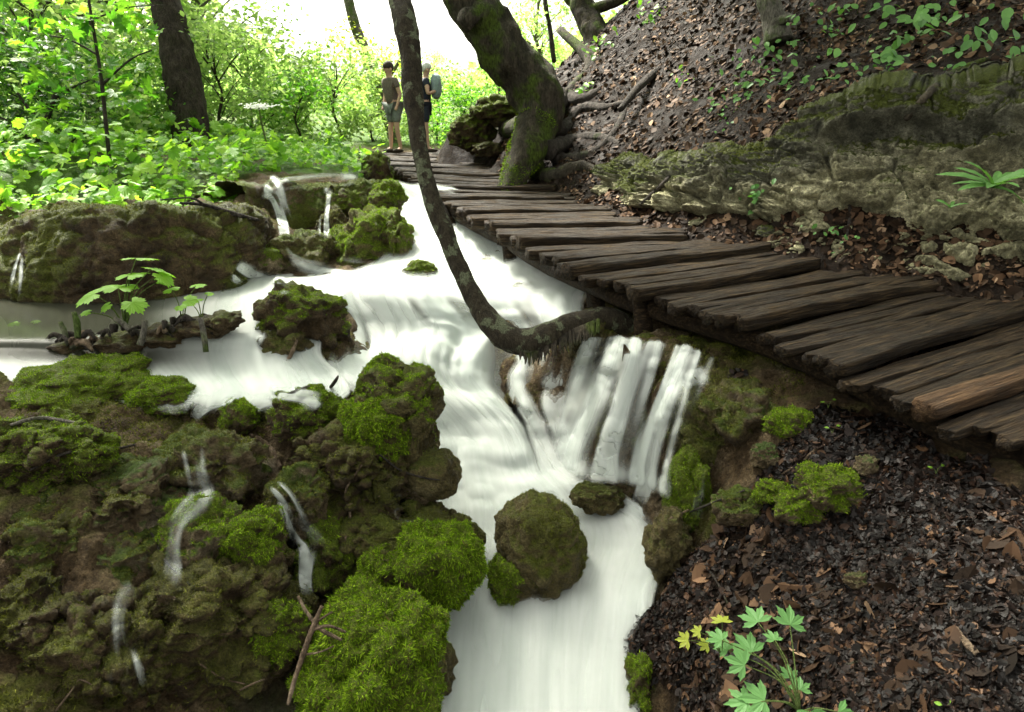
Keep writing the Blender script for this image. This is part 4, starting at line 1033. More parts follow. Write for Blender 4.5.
simple_trunk_tree('sapling', [(115,200,7.6,2.4),(110,165,7.6,2.2),(106,125,7.6,2),(102,85,7.6,1.8),(96,45,7.6,1.6),(90,8,7.6,1.4),(84,-40,7.6,1.1),(80,-90,7.7,.8)], 'bark_dark',
    'thin upright sapling with maple leaves in front of the left thicket', crown=[(60,40,7.6,.5),(120,20,7.6,.4),(40,90,7.7,.4),(90,-30,7.6,.6),(125,90,7.7,.3),(20,20,7.6,.5)], per=42, leafmat='leaf_mid', leaf=.11, tmpl=LEAF_MAPLE,
    limbs=[[(102,85,7.6,1.3),(130,60,7.6,.9),(152,50,7.6,.5)],[(98,55,7.6,1.2),(70,40,7.6,.8),(45,35,7.6,.5)],[(92,20,7.6,1),(125,8,7.6,.7),(165,5,7.6,.4)]])
simple_trunk_tree('tree', [(48,196,8.2,4),(40,182,8.2,4),(30,165,8.2,3.6),(34,145,8.2,3.2),(44,125,8.2,2.8),(52,105,8.2,2.2),(56,85,8.2,1.6)], 'bark_dark',
    'small dark bushy tree with crooked stem at the left edge', crown=[(30,90,8.2,.5),(70,80,8.3,.45),(0,120,8.2,.5),(90,120,8.3,.4),(45,50,8.3,.5),(10,60,8.2,.5),(-30,90,8.2,.6),(60,140,8.4,.35)], per=190, leafmat='leaf_dark', leaf=.075, tmpl=LEAF_SIMPLE,
    limbs=[[(34,145,8.2,2.4),(15,125,8.2,1.6),(-5,115,8.2,1)],[(44,125,8.2,2.2),(22,100,8.2,1.4),(10,80,8.2,.8)],[(52,100,8.2,1.8),(72,88,8.2,1.1),(90,80,8.2,.6)],[(30,165,8.2,2),(60,150,8.2,1.2),(80,135,8.2,.7)]])
simple_trunk_tree('tree', [(778,42,7.0,14),(774,20,7.0,12),(768,0,7.0,10.5),(764,-30,7.05,10),(770,-150,7.2,9),(780,-330,7.5,6)], 'bark_grey', 'grey trunk foot with forked root on the slope above the cliff',
    crown=[(780,-350,7.4),(860,-420,7),(700,-420,7.6),(950,-480,6.4),(1050,-520,6)], cr=1.4, per=600, leafmat='leaf_mid', leaf=.1, limbs=[[(774,24,6.95,7),(790,18,6.8,4),(800,24,6.7,2)]])
simple_trunk_tree('tree', [(600,48,11.4,15),(590,22,11.5,13),(580,0,11.6,12),(570,-30,11.8,11),(560,-200,12,9),(565,-380,12.3,6)], 'bark_moss', 'dark mossy trunk at the top of the hillside right of the gnarled tree',
    crown=[(560,-420,12.2),(480,-380,12),(640,-400,12),(570,-540,12.5)], cr=1.8, per=600, leafmat='leaf_mid', leaf=.11, limbs=[[(585,12,11.5,6),(620,0,11.3,5),(650,-20,11.2,3)]])
simple_trunk_tree('tree', [(554,62,15,2.6),(550,30,15,2.4),(545,0,15,2.2),(542,-40,15,2),(540,-150,15,1.5)], 'bark_dark', 'very thin dark trunk on the skyline between gnarled tree and mossy trunk', crown=[(545,10,15.2,.6),(520,-10,15,.7),(535,35,15.3,.5),(540,-150,15,1.4)], per=110, leafmat='leaf_far', leaf=.1)

# ------------------------------------------------------------------ background wood: each tree its own object
def bg_tree(height, spread, seed, leafmat, leaf, nclump, per, bark='bark_grey', low=.25):
    r_ = np.random.default_rng(seed)
    trunkpath = np.array([[0, 0, -.3], [.1, 0, height * .25], [-.05, .1, height * .5], [.1, 0, height * .8], [.05, 0, height]])
    trunkpath[:, :2] += r_.normal(0, height * .02, (5, 2)); trunkpath[0, :2] = 0
    V, F = tube(trunkpath, [height * .018, height * .014, height * .011, height * .007, height * .003], 10, 24, .1, 4, seed)
    tm = mesh_np('trunk', V, F, M[bark])
    cs, br = [], []
    for i in range(nclump):
        f = low + (1 - low) * r_.random(); a = r_.random() * 6.28
        rad = spread * (1.1 - .6 * abs(f - .55) * 2) * (.35 + .65 * r_.random())
        c = np.array([math.cos(a) * rad, math.sin(a) * rad, height * f]); cs.append(c)
        s = trunkpath[0] + [0, 0, height * max(.12, f - .15)]
        s[:2] = [np.interp(s[2], trunkpath[:, 2], trunkpath[:, j]) for j in (0, 1)]
        br.append(tube(np.array([s, (s + c) / 2 + [0, 0, .1], c]), [height * .005, height * .003, height * .001], 5, 8))
    V, F = join(br); bmh = mesh_np('branches', V, F, M[bark])
    q = clump_points(np.array(cs), [spread * (.22 + .22 * r_.random()) for _ in cs], per, .2)
    q[:, 2] = q[:, 2] * 1.0; nn = rng.normal(0, .6, q.shape) + [0, 0, 1]
    return tm, bmh, foliage_mesh(q, nn, leaf, LEAF_SIMPLE, leafmat, 'crown')
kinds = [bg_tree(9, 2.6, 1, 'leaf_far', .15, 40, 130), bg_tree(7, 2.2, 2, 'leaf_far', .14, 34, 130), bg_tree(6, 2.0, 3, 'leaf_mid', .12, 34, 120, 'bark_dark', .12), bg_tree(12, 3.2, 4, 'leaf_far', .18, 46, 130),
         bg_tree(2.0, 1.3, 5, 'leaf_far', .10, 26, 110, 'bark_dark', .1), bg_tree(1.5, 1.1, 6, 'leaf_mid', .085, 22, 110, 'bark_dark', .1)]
def put_tree(px, dist, kind, label, scale=1.0, rz=None, name='tree', group='trees of the background wood'):
    x = (px - 512) / FPX * dist; y = dist
    z = ground_z(x, y)
    e = empty(name, (x, y, z - .05), label, 'bush' if name == 'bush' else 'tree', group)
    e.rotation_euler = (0, 0, rz if rz is not None else random.random() * 6.28); e.scale = (scale,) * 3
    for nm, me in zip(('trunk', 'branches', 'crown'), kinds[kind]): link(nm, me, e)
    return e
BT = [(-40,14,0,'tall pale green tree at the left edge of the wood',1.0),(40,17,1,'light green tree behind the small dark bushy tree',1.1),(110,15,0,'bright tree between sapling and stout dark trunk',1.0),
      (150,20,3,'tall far tree showing left of the stout dark trunk',1.0),(232,18,1,'bright green tree just right of the stout dark trunk',1.15),(5,11.5,2,'deeper green tree low at the left edge behind the bushy tree',.75),
      (75,22,3,'tall far tree above the maple sapling',1.0),(210,26,3,'tallest far tree right of the stout dark trunk',1.0),(-90,20,3,'far tree beyond the left edge of the clearing',1.0),
      (140,11.8,5,'leafy bush left of the foot of the stout dark trunk',1.0),(345,40,1,'small distant tree low under the bright sky gap',.3),
      (440,34,1,'distant tree behind the walkers on the walkway',.35),(500,32,0,'distant tree behind the gnarled trunk',.4),(540,24,1,'distant tree right of the gnarled trunk on the skyline',.7),(250,30,1,'distant tree at the left side of the sky gap',.45)]
for px, d, k, lab, s in BT:
    put_tree(px, d, k, lab, s, name='bush' if k >= 4 else 'tree', group='bushes of the clearing' if k >= 4 else 'trees of the background wood')
BB = [(20,9.5,5,'dark green bush at the far left behind the bank'),(75,10.2,4,'bright bush behind the maple sapling'),(235,13,4,'light bush right of the stout dark trunk foot'),(270,15,4,'rounded light bush under the white flower'),
      (310,14,5,'darker low bush in the middle of the clearing'),(345,16,4,'pale bush left of the walkers'),(380,20,4,'pale bush just behind the slim leaning trunk'),(300,20,4,'pale bush far back in the clearing'),
      (440,19,4,'bright bush right of the walkers'),(470,17,5,'green bush at the far end of the walkway'),(200,16,4,'bright bush hidden partly by the stout dark trunk'),(-20,13,4,'bright bush beyond the left thicket'),(415,24,4,'bright bush in the distance between the two walkers'),(130,13,4,'bright bush left behind the stout dark trunk')]
for px, d, k, lab in BB:
    put_tree(px, d, k, lab, random.uniform(.85, 1.15), name='bush', group='bushes of the clearing')

# far wood as one mass
n = 26000
ang = rng.uniform(-.95, .95, n); dist = rng.uniform(42, 60, n); hx = np.sin(ang) * dist; hy = np.cos(ang) * dist
gap = np.exp(-((ang + .12) / .24) ** 2)
hmax = (8 + 5 * fbm(np.column_stack([ang * 8, ang * 0, ang * 0]), 3, 2)) * (1 - .8 * gap)
hz = rng.random(n) * hmax + terrain(hx, hy, False)
q = np.column_stack([hx, hy, hz]); nn = rng.normal(0, .7, q.shape) + [0, 0, .8]
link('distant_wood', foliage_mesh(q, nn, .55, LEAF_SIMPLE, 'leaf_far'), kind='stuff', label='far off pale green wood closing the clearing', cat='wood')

# ground cover of big leaves on the plateau
n = 9000
x = rng.uniform(-9, .6, n * 3); y = 5.2 + 10.5 * rng.random(n * 3) ** 1.3
px_ = 512 + x / y * FPX
keep = (px_ < 372 + (y > 9) * 20) & (px_ > -140) & (y > np.interp(px_, [0, 170, 215, 255, 300, 372], [5.15, 5.45, 6.1, 8.3, 9.2, 9.6])) & (vnoise(np.column_stack([x, y, y * 0]) * 1.1, 15) > -.55)
x, y = x[keep][:n], y[keep][:n]
z = terrain(x, y, False); patch = .5 + .5 * vnoise(np.column_stack([x, y, y * 0]) * 1.0, 5)
hgt = (.04 + (.10 + .42 * patch) * rng.random(len(x)) ** 1.4) * np.clip((y - 4.4) / 3, .35, 1)
q = np.column_stack([x, y, z + hgt]); nn = rng.normal(0, .5, q.shape) + [0, -.3, 1]
Vm, Fm = instance(*LEAF_BUTTER, q, frames(nn, rng.random(len(q)) * 6.28), .10 * (.25 + .95 * rng.random(len(q)) ** 1.6) * (.6 + .5 * patch))
link('ground_cover', mesh_np('ground_cover', Vm, Fm, M['leaf_ground'], False), kind='stuff', label='bright green carpet of broad leaved plants behind the pool', cat='plants')

# ------------------------------------------------------------------ plants as things
def plant(name, base, stems, label, leafmat='leaf_ground', tmpl=LEAF_BUTTER, stemr=.004, cat='plant', group=None, stemmat='stem', scat=0):
    """base (px,py,t); stems: list of (px,py,t,leaf size m, spin deg, tilt xyz)"""
    b = P(*base); e = empty(name, b, label, cat, group)
    for s in stems:
        tip = P(*s[:3]); size = s[3]; nrm = np.array(s[4]) if len(s) > 4 else np.array([0, -.35, 1.]); nrm = nrm + rng.normal(0, .12, 3)
        mid = (b + tip) / 2 + np.array([(tip - b)[0] * -.15, 0, .12 * np.linalg.norm(tip - b)])
        st = part_tube('stem', [b, mid, tip], [stemr, stemr * .8, stemr * .6], stemmat, e, seg=6, n=12, rough=0)
        out = tip - b; ang = math.atan2(out[1], out[0])
        R = frames(nrm[None], np.array([0.0])); 
        lx = np.array([math.cos(ang), math.sin(ang), 0]); nz = nrm / np.linalg.norm(nrm); lx = lx - nz * lx.dot(nz); lx /= np.linalg.norm(lx); ly = np.cross(nz, lx)
        Rm = np.stack([lx, ly, nz], -1)[None]
        V, F = instance(*tmpl, (tip - b)[None], Rm, np.array([size]))
        link('leaf', mesh_np('leaf', V, F, M[leafmat], False), e)
    return e
plant('butterbur_plant', (125,330,4.4), [(152,268,4.4,.14,(.1,.1,1)),(160,274,4.35,.11,(.5,-.1,1)),(118,288,4.35,.15),(94,294,4.3,.13),(132,302,4.25,.10),(136,258,4.5,.14),(128,276,4.4,.13),(108,305,4.3,.06),(88,312,4.3,.05),(160,280,4.45,.08)], 'tallest broad leaved plant growing on the debris bar in the pool', stemr=.005)
plant('butterbur_plant', (183,326,4.45), [(172,290,4.45,.07),(187,300,4.4,.07),(196,286,4.5,.07),(180,306,4.35,.05)], 'smaller broad leaved plant right of the tallest one on the debris bar')
plant('seedling', (202,325,4.5), [(198,300,4.5,.045),(208,294,4.5,.04),(192,304,4.5,.04)], 'tiny seedling on the right end of the debris bar')
plant('seedling', (22,345,4.6), [(14,325,4.6,.05),(26,330,4.6,.05),(34,322,4.65,.04),(18,350,4.5,.04),(20,336,4.6,.04)], 'tiny clover like plant at the left edge of the pool')
# hogweed
e = empty('hogweed', P(274,180,9.5), 'white umbel flower on a tall stem right of the stout dark trunk', 'flower')
px_tube('stem', [(274,180,9.5,1.2),(268,150,9.5,1.1),(262,125,9.5,.9),(259,108,9.5,.8)], 'stem', e, n=16, seg=6, rough=0)
M['petal'] = plain('petal', (.8, .82, .75))
q = P(259,106,9.5) + rng.normal(0, 1, (160, 3)) * [.09, .09, .02] - np.array(e.location)
link('umbel', (lambda a: mesh_np('umbel', a[0], a[1], M['petal'], False))(instance(*LEAF_SIMPLE, q, frames(rng.normal(0, .2, q.shape) + [0, -.5, 1], rng.random(160) * 6.28), .04 * np.ones(160))), e)
# maple sapling bottom right
lv = [(752,652,2.45,.085,(0,-.5,1)),(790,625,2.5,.08,(.2,-.6,1)),(758,622,2.5,.075,(-.2,-.5,1)),(745,665,2.35,.07,(-.2,-.6,1)),(722,640,2.45,.06),(728,650,2.5,.055),(765,700,2.3,.085,(0,-.5,1)),(748,702,2.3,.075,(0,-.5,1)),
      (800,690,2.35,.05),(790,678,2.4,.05,(.3,-.5,1)),(810,712,2.25,.085,(.3,-.6,1)),(838,712,2.2,.07,(.3,-.6,1)),(775,640,2.4,.045)]
s = plant('maple_seedling', (800,712,2.3), lv, 'fresh green maple seedling with lobed leaves at the bottom of the leaf slope', 'leaf_sapling', LEAF_MAPLE, .003)
plant('maple_seedling', (722,655,2.5), [(700,632,2.5,.035),(688,640,2.5,.045),(708,645,2.5,.04),(722,622,2.5,.05)], 'small yellow green seedling left of the larger maple seedling', 'leaf_yellow', LEAF_MAPLE, .002)
for i, (a, b, tt, lab) in enumerate([(828,402,3.3,'two leaf sprout at the walkway edge beside the mossy stone'),(832,428,3.2,'tiny sprout below the two leaf sprout'),(945,705,2.2,'tiny clover at the bottom edge of the leaf slope'),(936,468,2.9,'tiny pale sprout under the near end of the walkway')]):
    plant('sprout', (a, b + 6, tt), [(a - 3, b, tt, .022), (a + 5, b - 2, tt, .022)], lab, 'leaf_ground', LEAF_OVAL, .0015)
# hart's tongue fern at the cliff
def strap_plant(base, n, length, label, mat='leaf_near', name='fern', spread=1.2):
    b = P(*base); e = empty(name, b, label, 'fern')
    for i in range(n):
        a = -PI / 2 + (i / (n - 1) - .5) * PI * 1.5 + random.uniform(-.15, .15); el = random.uniform(.0, 1.3)
        d = np.array([math.cos(a), math.sin(a) * .8, el]); d /= np.linalg.norm(d)
        nz = np.array([0, -.4, 1.]); nz = nz - d * nz.dot(d); nz /= np.linalg.norm(nz)
        Rm = np.stack([d, np.cross(nz, d), nz], -1)[None]
        V, F = instance(*LEAF_STRAP, np.zeros((1, 3)), Rm, np.array([length * random.uniform(.7, 1.1)]))
        link('frond', mesh_np('frond', V, F, M[mat], False), e)
strap_plant((992,188,4.2), 13, .27, 'hart tongue fern with long strap fronds on the right of the cliff', 'leaf_near')
strap_plant((950,208,4.3), 4, .12, 'smaller strap fern lower left of the big fern on the cliff')
# hillside herb patches
def herb(px, py, tt, n, sx, sy, size, label, mat='leaf_near', tmpl=LEAF_OVAL, gz=True):
    n = int(n * 1.8); b = P(px, py, tt); e = empty('herb', b, label, 'plant', 'leafy herbs on the hillside and cliff')
    q = rng.normal(0, 1, (n, 3)) * [sx * tt / FPX, .10, sy * tt / FPX]
    q[:, 1] += q[:, 2] * .6
    toward = np.array([-b[0], -b[1], CZ - b[2]]); toward /= np.linalg.norm(toward)
    q = q + toward * .06
    nn = rng.normal(0, .35, q.shape) + [-.15, -.6, .8]
    R = frames(nn, rng.normal(-1.57, .9, n)); size = size * 1.15
    V, F = instance(*tmpl, q, R, size * (.6 + .7 * rng.random(n)))
    link('leaves', mesh_np('leaves', V, F, M[mat], False), e)
    st = [tube(np.array([a - toward * .16 - [0, 0, .05], a]), [.0025, .0015], 4) for a in q[::2]]
    V, F = join(st)
    if n >= 64: link('stems', mesh_np('stems', V, F, M['stem']), e)
for (px, py, n_, sx, sy, sz, lab) in [(930,30,70,34,22,.085,'largest leafy spray at the top right of the slope'),(1000,38,26,18,14,.09,'broad leaved spray at the top right corner'),(845,28,40,22,16,.065,'leafy spray right of the grey trunk foot'),
        (785,52,34,20,12,.06,'herbs under the grey trunk foot'),(800,82,40,24,14,.055,'herbs in the middle of the slope below the grey trunk'),(745,92,36,20,14,.055,'herb patch left of the middle herbs on the slope'),
        (860,70,26,22,12,.06,'herbs just above the upper cliff ledge'),(895,62,8,10,8,.09,'single broad leaf herb on the upper cliff ledge'),(755,192,14,10,5,.045,'bright little herb on the low pale cliff face'),(830,228,12,10,5,.035,'faint herb low on the cliff face'),
        (690,75,16,12,8,.045,'sparse sprouts on the leaf covered slope'),(735,120,14,16,8,.04,'sprouts near the left end of the cliff top'),(950,66,20,14,8,.06,'herbs hanging over the right cliff ledge'),(655,15,24,10,9,.08,'bright sprig near the top of the hillside'),
        (603,50,26,12,9,.09,'bright sprig between the mossy trunk and the gnarled tree'),(590,88,14,8,5,.08,'little bright sprig above the gnarled roots')]:
    tt = float(np.interp(py, [0, 100, 200, 260], [7.2, 6.0, 5.6, 5.0])) if px < 800 else float(np.interp(py, [0, 60, 100, 230], [6.0, 5.4, 5.0, 4.7]))
    if px > 900: tt -= .25
    hp = P(px, py, 1) - np.array([0, 0, CZ]); hp /= np.linalg.norm(hp)
    hb = CLIFF_BVH.ray_cast(Vector((0, 0, CZ)), Vector(hp)); tc = (hb[0].y * CT - (hb[0].z - CZ) * ST) if hb[0] is not None else 99
    tt = min(hit(px, py, 3.0), tc)
    herb(px, py, tt, n_, sx, sy, sz, lab, 'leaf_near' if px > 700 else 'leaf_ground')

# ------------------------------------------------------------------ twigs, sticks, debris
def twig(pts, label, mat='twig', name='twig', group='twigs and sticks caught around the stream', side=(), snap=True):
    def sn(q):
        h = SCENE_BVH.ray_cast(Vector((0, 0, CZ)), Vector(P(q[0], q[1], 1) - [0, 0, CZ]).normalized())
        c = (h[0].y * CT - (h[0].z - CZ) * ST) if h[0] is not None else q[2]
        return (q[0], q[1], (c if abs(c - q[2]) < .7 else q[2]) - q[3] * q[2] / FPX * .8, q[3])
    if snap: pts = [sn(q) for q in pts]; side = [[sn(q) for q in s_] for s_ in side]
    w0 = P(*pts[0][:3]); e = empty(name, w0, label, 'stick', group)
    px_tube('stick', pts, mat, e, n=30, seg=7, rough=.2, nf=30)
    for s in side: px_tube('side_twig', s, mat, e, n=14, seg=6, rough=.1)
twig([(250,434,3.75,1.6),(262,441,3.62,2.2),(272,450,3.55,2.4),(281,468,3.5,2)], 'smooth pale stick leaning on the ledge left of the tall boulder')
twig([(322,606,2.62,2.2),(312,630,2.6,2.8),(303,655,2.58,2.8),(294,682,2.56,2.6),(288,705,2.54,1.8)], 'longest pale forked root stick hanging over the muddy puddle', side=[[(312,630,2.6,2),(328,626,2.6,1.8),(346,632,2.62,1.2)],[(303,655,2.58,1.4),(320,652,2.58,1),(334,646,2.6,.8)]], snap=False)
twig([(298,596,2.7,1.6),(308,614,2.68,1.8),(322,630,2.66,2.2),(342,640,2.66,1.4)], 'short thick twig crossing behind the forked root stick', side=[[(316,622,2.67,1.2),(332,612,2.67,.8)]], snap=False)
twig([(240,690,2.95,1.2),(262,680,2.93,1),(290,672,2.9,1),(318,650,2.9,.8)], 'thin submerged twig in the muddy puddle')
twig([(200,664,2.85,1),(222,678,2.85,1),(245,684,2.85,.8)], 'thin twig on the bank left of the muddy puddle')
twig([(55,712,2.6,1.2),(72,690,2.65,1),(80,680,2.7,.8),(98,688,2.7,.7)], 'little twig at the bottom left corner')
twig([(345,540,3.5,1.4),(350,515,3.5,1.4),(346,490,3.5,1.2),(362,465,3.5,1)], 'thin root dangling below the tall squared boulder', side=[[(348,505,3.5,.9),(365,500,3.5,.8),(380,496,3.5,.5)]])
twig([(380,455,3.5,1),(400,470,3.5,1.2),(425,478,3.5,1),(440,480,3.5,.7)], 'thin dark twig across the wet brown rock', 'root')
twig([(180,203,5.3,1.2),(205,205,5.3,2),(235,214,5.4,2.4),(266,222,5.6,1.4)], 'grey branch lying along the top of the dark bank', 'root', side=[[(205,205,5.3,1.5),(190,198,5.3,1),(160,200,5.3,.7)]])
twig([(0,372,4.3,1.2),(40,366,4.3,1.5),(80,356,4.35,1.4),(110,346,4.5,1)], 'long thin grey twig reaching from the left edge to the debris bar', 'root')
twig([(222,402,3.9,1),(230,396,3.9,1.8),(235,388,3.9,2),(238,386,3.9,1)], 'dark stub sticking up by the small moss tuft', 'root')
twig([(285,395,3.85,1),(305,388,3.85,2),(325,386,3.8,2.2),(338,396,3.8,1.6)], 'dark driftwood piece on the moss ledge by the flat white water', 'root', side=[[(330,388,3.8,1.8),(336,380,3.8,1.8),(338,376,3.8,1)]])
twig([(285,366,4.4,2),(292,352,4.4,2.2),(297,340,4.4,1.4)], 'pale stick leaning against the lone dark boulder')
twig([(782,474,3.3,1),(800,463,3.25,1.2),(815,450,3.2,1.2),(832,441,3.2,.9)], 'thin pale straw by the mossy stones right of the buttress')
twig([(880,626,2.5,1.2),(905,640,2.45,1.3),(940,662,2.4,1.3),(975,682,2.35,1.3),(1000,688,2.3,1.2),(1024,684,2.25,1.2)], 'long yellow grass stalk lying across the leaf slope', 'straw' if 'straw' in M else 'twig')
twig([(955,628,2.5,3.5),(965,642,2.45,4),(978,655,2.42,3.5)], 'thick pale wood fragment near the yellow stalk')
twig([(690,512,3.3,1),(720,500,3.3,1.2),(745,490,3.3,1)], 'grey twig at the foot of the tufa buttress', 'root')
twig([(662,530,3.3,1.2),(668,520,3.35,1.2),(700,505,3.4,1)], 'short twig beside the wet rock at the right pool edge')
twig([(615,318,4.2,3),(622,300,4.25,3.4),(640,285,4.3,4)], 'mossy root stub hanging under the walkway by the bent trunk', 'bark_moss')
twig([(905,560,2.7,1.4),(925,556,2.7,1.6),(950,548,2.7,1.2)], 'short dark stick lying high on the leaf slope', 'root')
twig([(800,600,2.6,1.5),(835,588,2.6,1.8),(865,592,2.6,1.2)], 'crooked dark stick in the middle of the leaf slope', 'root')
twig([(935,640,2.4,1.6),(950,655,2.4,2),(958,672,2.4,1.4)], 'split bark piece left of the thick pale wood fragment', 'bark_dark')
twig([(835,668,2.4,1.4),(870,660,2.4,1.8),(905,662,2.4,1.2)], 'dark stick below the yellow stalk', 'root')
twig([(700,560,3.2,1.2),(716,580,3.1,1.4),(728,604,3.0,1)], 'thin dark stick near the right edge of the white pool', 'root')
twig([(640,205,6.5,2),(655,192,6.6,3),(668,178,6.7,2.2),(672,160,6.9,1.4)], 'dark root running down the left end of the cliff', 'root')
twig([(905,120,5,3),(930,92,5,4),(955,72,5,4),(990,58,5,2)], 'mossy root crossing the hillside at the upper right', 'bark_moss')
twig([(840,180,5,1.6),(850,210,5,1.8),(846,240,5,1.2)], 'thin root hanging down the cliff face', 'root')
twig([(620,110,8,3),(640,86,8.4,4),(672,60,9,3.5),(700,44,9,2)], 'grey root snaking up the leaf covered slope', 'root')
twig([(560,30,11,4),(590,62,10.4,6),(575,85,10,5),(560,96,9.6,3)], 'mossy root ridge descending from the skyline trunk', 'bark_moss')
twig([(30,470,3.3,1.3),(70,452,3.4,1.6),(120,448,3.5,1.4),(150,440,3.6,1)], 'bare root lying across the left slope below the moss mounds', 'root')
twig([(10,425,3.5,1.5),(40,418,3.6,2),(85,424,3.6,1.4)], 'grey rotten branch at the left edge below the moss mounds', 'bark_grey')
twig([(150,530,3.2,1),(165,560,3.1,1.2),(190,585,3.0,.8)], 'thin rootlet on the brown slope beside the rounded tufa boulder', 'root')
# debris bar roots
e = empty('root_debris', P(130,342,4.35), 'tangle of dark roots and mud forming a bar in the pool', 'debris')
for i in range(46):
    f = random.random(); x = 50 + 175 * f; y = 345 - 20 * f + random.uniform(-8, 6); tt = 4.38 + random.uniform(-.12, .12) + f * .1
    dx, dy = random.uniform(-26, 26), random.uniform(-12, 8)
    px_tube('root', [(x, y, tt, 2.5), (x + dx * .5, y + dy * .3 - 4, tt - .02, random.uniform(2, 3.5)), (x + dx, y + dy * .4 + 4, tt - .03, 1.2)], 'root' if i % 4 else 'twig', e, n=10, seg=6, rough=.35, nf=20)
for (a, b, rx, ry) in [(75,345,26,10),(125,340,26,12),(165,334,24,11),(205,325,26,11),(225,318,16,8)]:
    c = P(a, b + 2, 4.45); V, F = ico(4); V = V * (1 + .5 * fbm(V * 2.5 + a, 4, a))[:, None] * [rx * 4.4 / FPX, .12, ry * 4.4 / FPX]
    link('mud_clump', mesh_np('mud_clump', V + c - np.array(e.location), [F], M['rock_dark']), e)
for (a, b, a1, b1) in [(74,312,78,338),(60,322,66,338),(145,320,140,345),(200,318,206,352),(115,318,130,330)]:
    px_tube('stub', [(a, b, 4.3, 2.5), ((a + a1) / 2 + 1, (b + b1) / 2, 4.3, 3), (a1, b1, 4.3, 3)], 'bark_grey', e, n=10, seg=7, rough=.2, nf=20)

# ------------------------------------------------------------------ thin falls
fg = 'thin water threads over the rocks'
for pts, wd, dn, lab in [
    ([(262,184,7.0),(272,190,6.85),(278,200,6.75),(283,220,6.7),(286,246,6.65)], [.20,.17,.11,.13,.2], .85, 'left of the two small falls pouring over the upper tufa ledge'),
    ([(330,184,7.1),(328,200,7.0),(325,220,6.95),(324,244,6.9)], [.10,.08,.08,.12], .7, 'right and thinner of the two small falls over the upper tufa ledge'),
    ([(22,250,5.75),(20,262,5.4),(16,280,5.25),(8,306,5.2)], [.04,.06,.10,.16], .7, 'small fall at the left edge beside the dark bank'),
    ([(188,440,3.75),(192,455,3.6),(196,475,3.5),(200,496,3.45),(178,520,3.2),(168,548,3.08),(160,575,3.0),(140,596,2.9)], [.13,.11,.10,.13,.09,.12,.2,.26], .56, 'trickle falling onto the rounded tufa boulder'),
    ([(150,585,2.9),(130,605,2.85),(124,630,2.8),(126,665,2.75),(132,712,2.7)], [.2,.13,.10,.12,.16], .56, 'thin fall at the bottom left below the trickle basin'),
    ([(262,480,3.5),(285,500,3.42),(300,530,3.35),(312,548,3.3),(306,580,3.28),(312,610,3.22)], [.08,.08,.09,.12,.10,.12], .66, 'narrow falling trickle left of the flat faced mossy rock'),
    ([(716,362,3.72),(690,378,3.66),(668,402,3.6),(655,440,3.58),(645,490,3.6),(630,520,3.75)], [.14,.11,.10,.10,.12,.15], .6, 'widest thread on the right spilling off the tufa buttress'),
    ([(722,400,3.55),(712,425,3.5),(706,455,3.5),(700,500,3.48),(690,545,3.45)], [.10,.09,.09,.09,.10], .4, 'faint last thread at the right of the buttress'),
    ([(330,400,3.95),(300,396,4.0),(240,392,4.0),(200,405,3.9),(186,425,3.75)], [.09,.12,.12,.10,.08], .8, 'flat white water running left to the trickle lip'),
    ([(262,322,4.95),(250,335,4.85),(235,350,4.7),(222,368,4.5),(215,385,4.3)], [.12,.14,.16,.18,.2], .75, 'left cascade beside the lone dark boulder'),
    ([(366,176,8.0),(330,181,7.4),(296,183,7.1),(262,185,6.9)], [.12,.16,.16,.12], .5, 'shallow white water sliding along the top of the upper tufa ledge'),
    ([(282,242,6.7),(300,256,6.6),(335,266,6.4),(385,274,6.1)], [.16,.2,.2,.16], .75, 'shallow white flow from the foot of the small falls to the main chute'),
    ([(230,268,6.2),(262,284,6.0),(300,290,5.8)], [.16,.16,.16], .7, 'thin sheet of pale water below the low rocks left of the small falls'),
    ([(520,488,3.7),(535,492,3.68),(558,505,3.66),(572,525,3.68)], [.08,.10,.10,.08], .5, 'film of water sliding over the top of the midstream boulder'),
    ([(385,455,3.8),(392,470,3.7),(395,490,3.65),(400,505,3.65)], [.04,.05,.05,.07], .4, 'faint trickle behind the dangling root'),
    ([(410,500,3.7),(398,515,3.6),(420,520,3.6),(440,530,3.7)], [.03,.04,.04,.04], .4, 'little spill behind the small wet brown rock'),
  ]:
    o = veil('waterfall', pts, wd, dn, label=lab, cat='waterfall', group=fg)
    o['kind'] = 'thing'

# muddy puddle bottom left
A = interp_grid([[(215,655,-2.3),(265,652,-2.3),(310,648,-2.3),(345,640,-2.3)],[(205,700,-2.33),(260,700,-2.33),(310,700,-2.33),(345,700,-2.33)],[(205,760,-2.35),(260,760,-2.35),(310,760,-2.35),(345,760,-2.35)]], 30, 40)
water_sheet('puddle_water', A, np.full((30, 40), .55) * edge_fade(30, 40, .1, .1), np.full((30, 40), 1.0), layers=1, disp=.002)

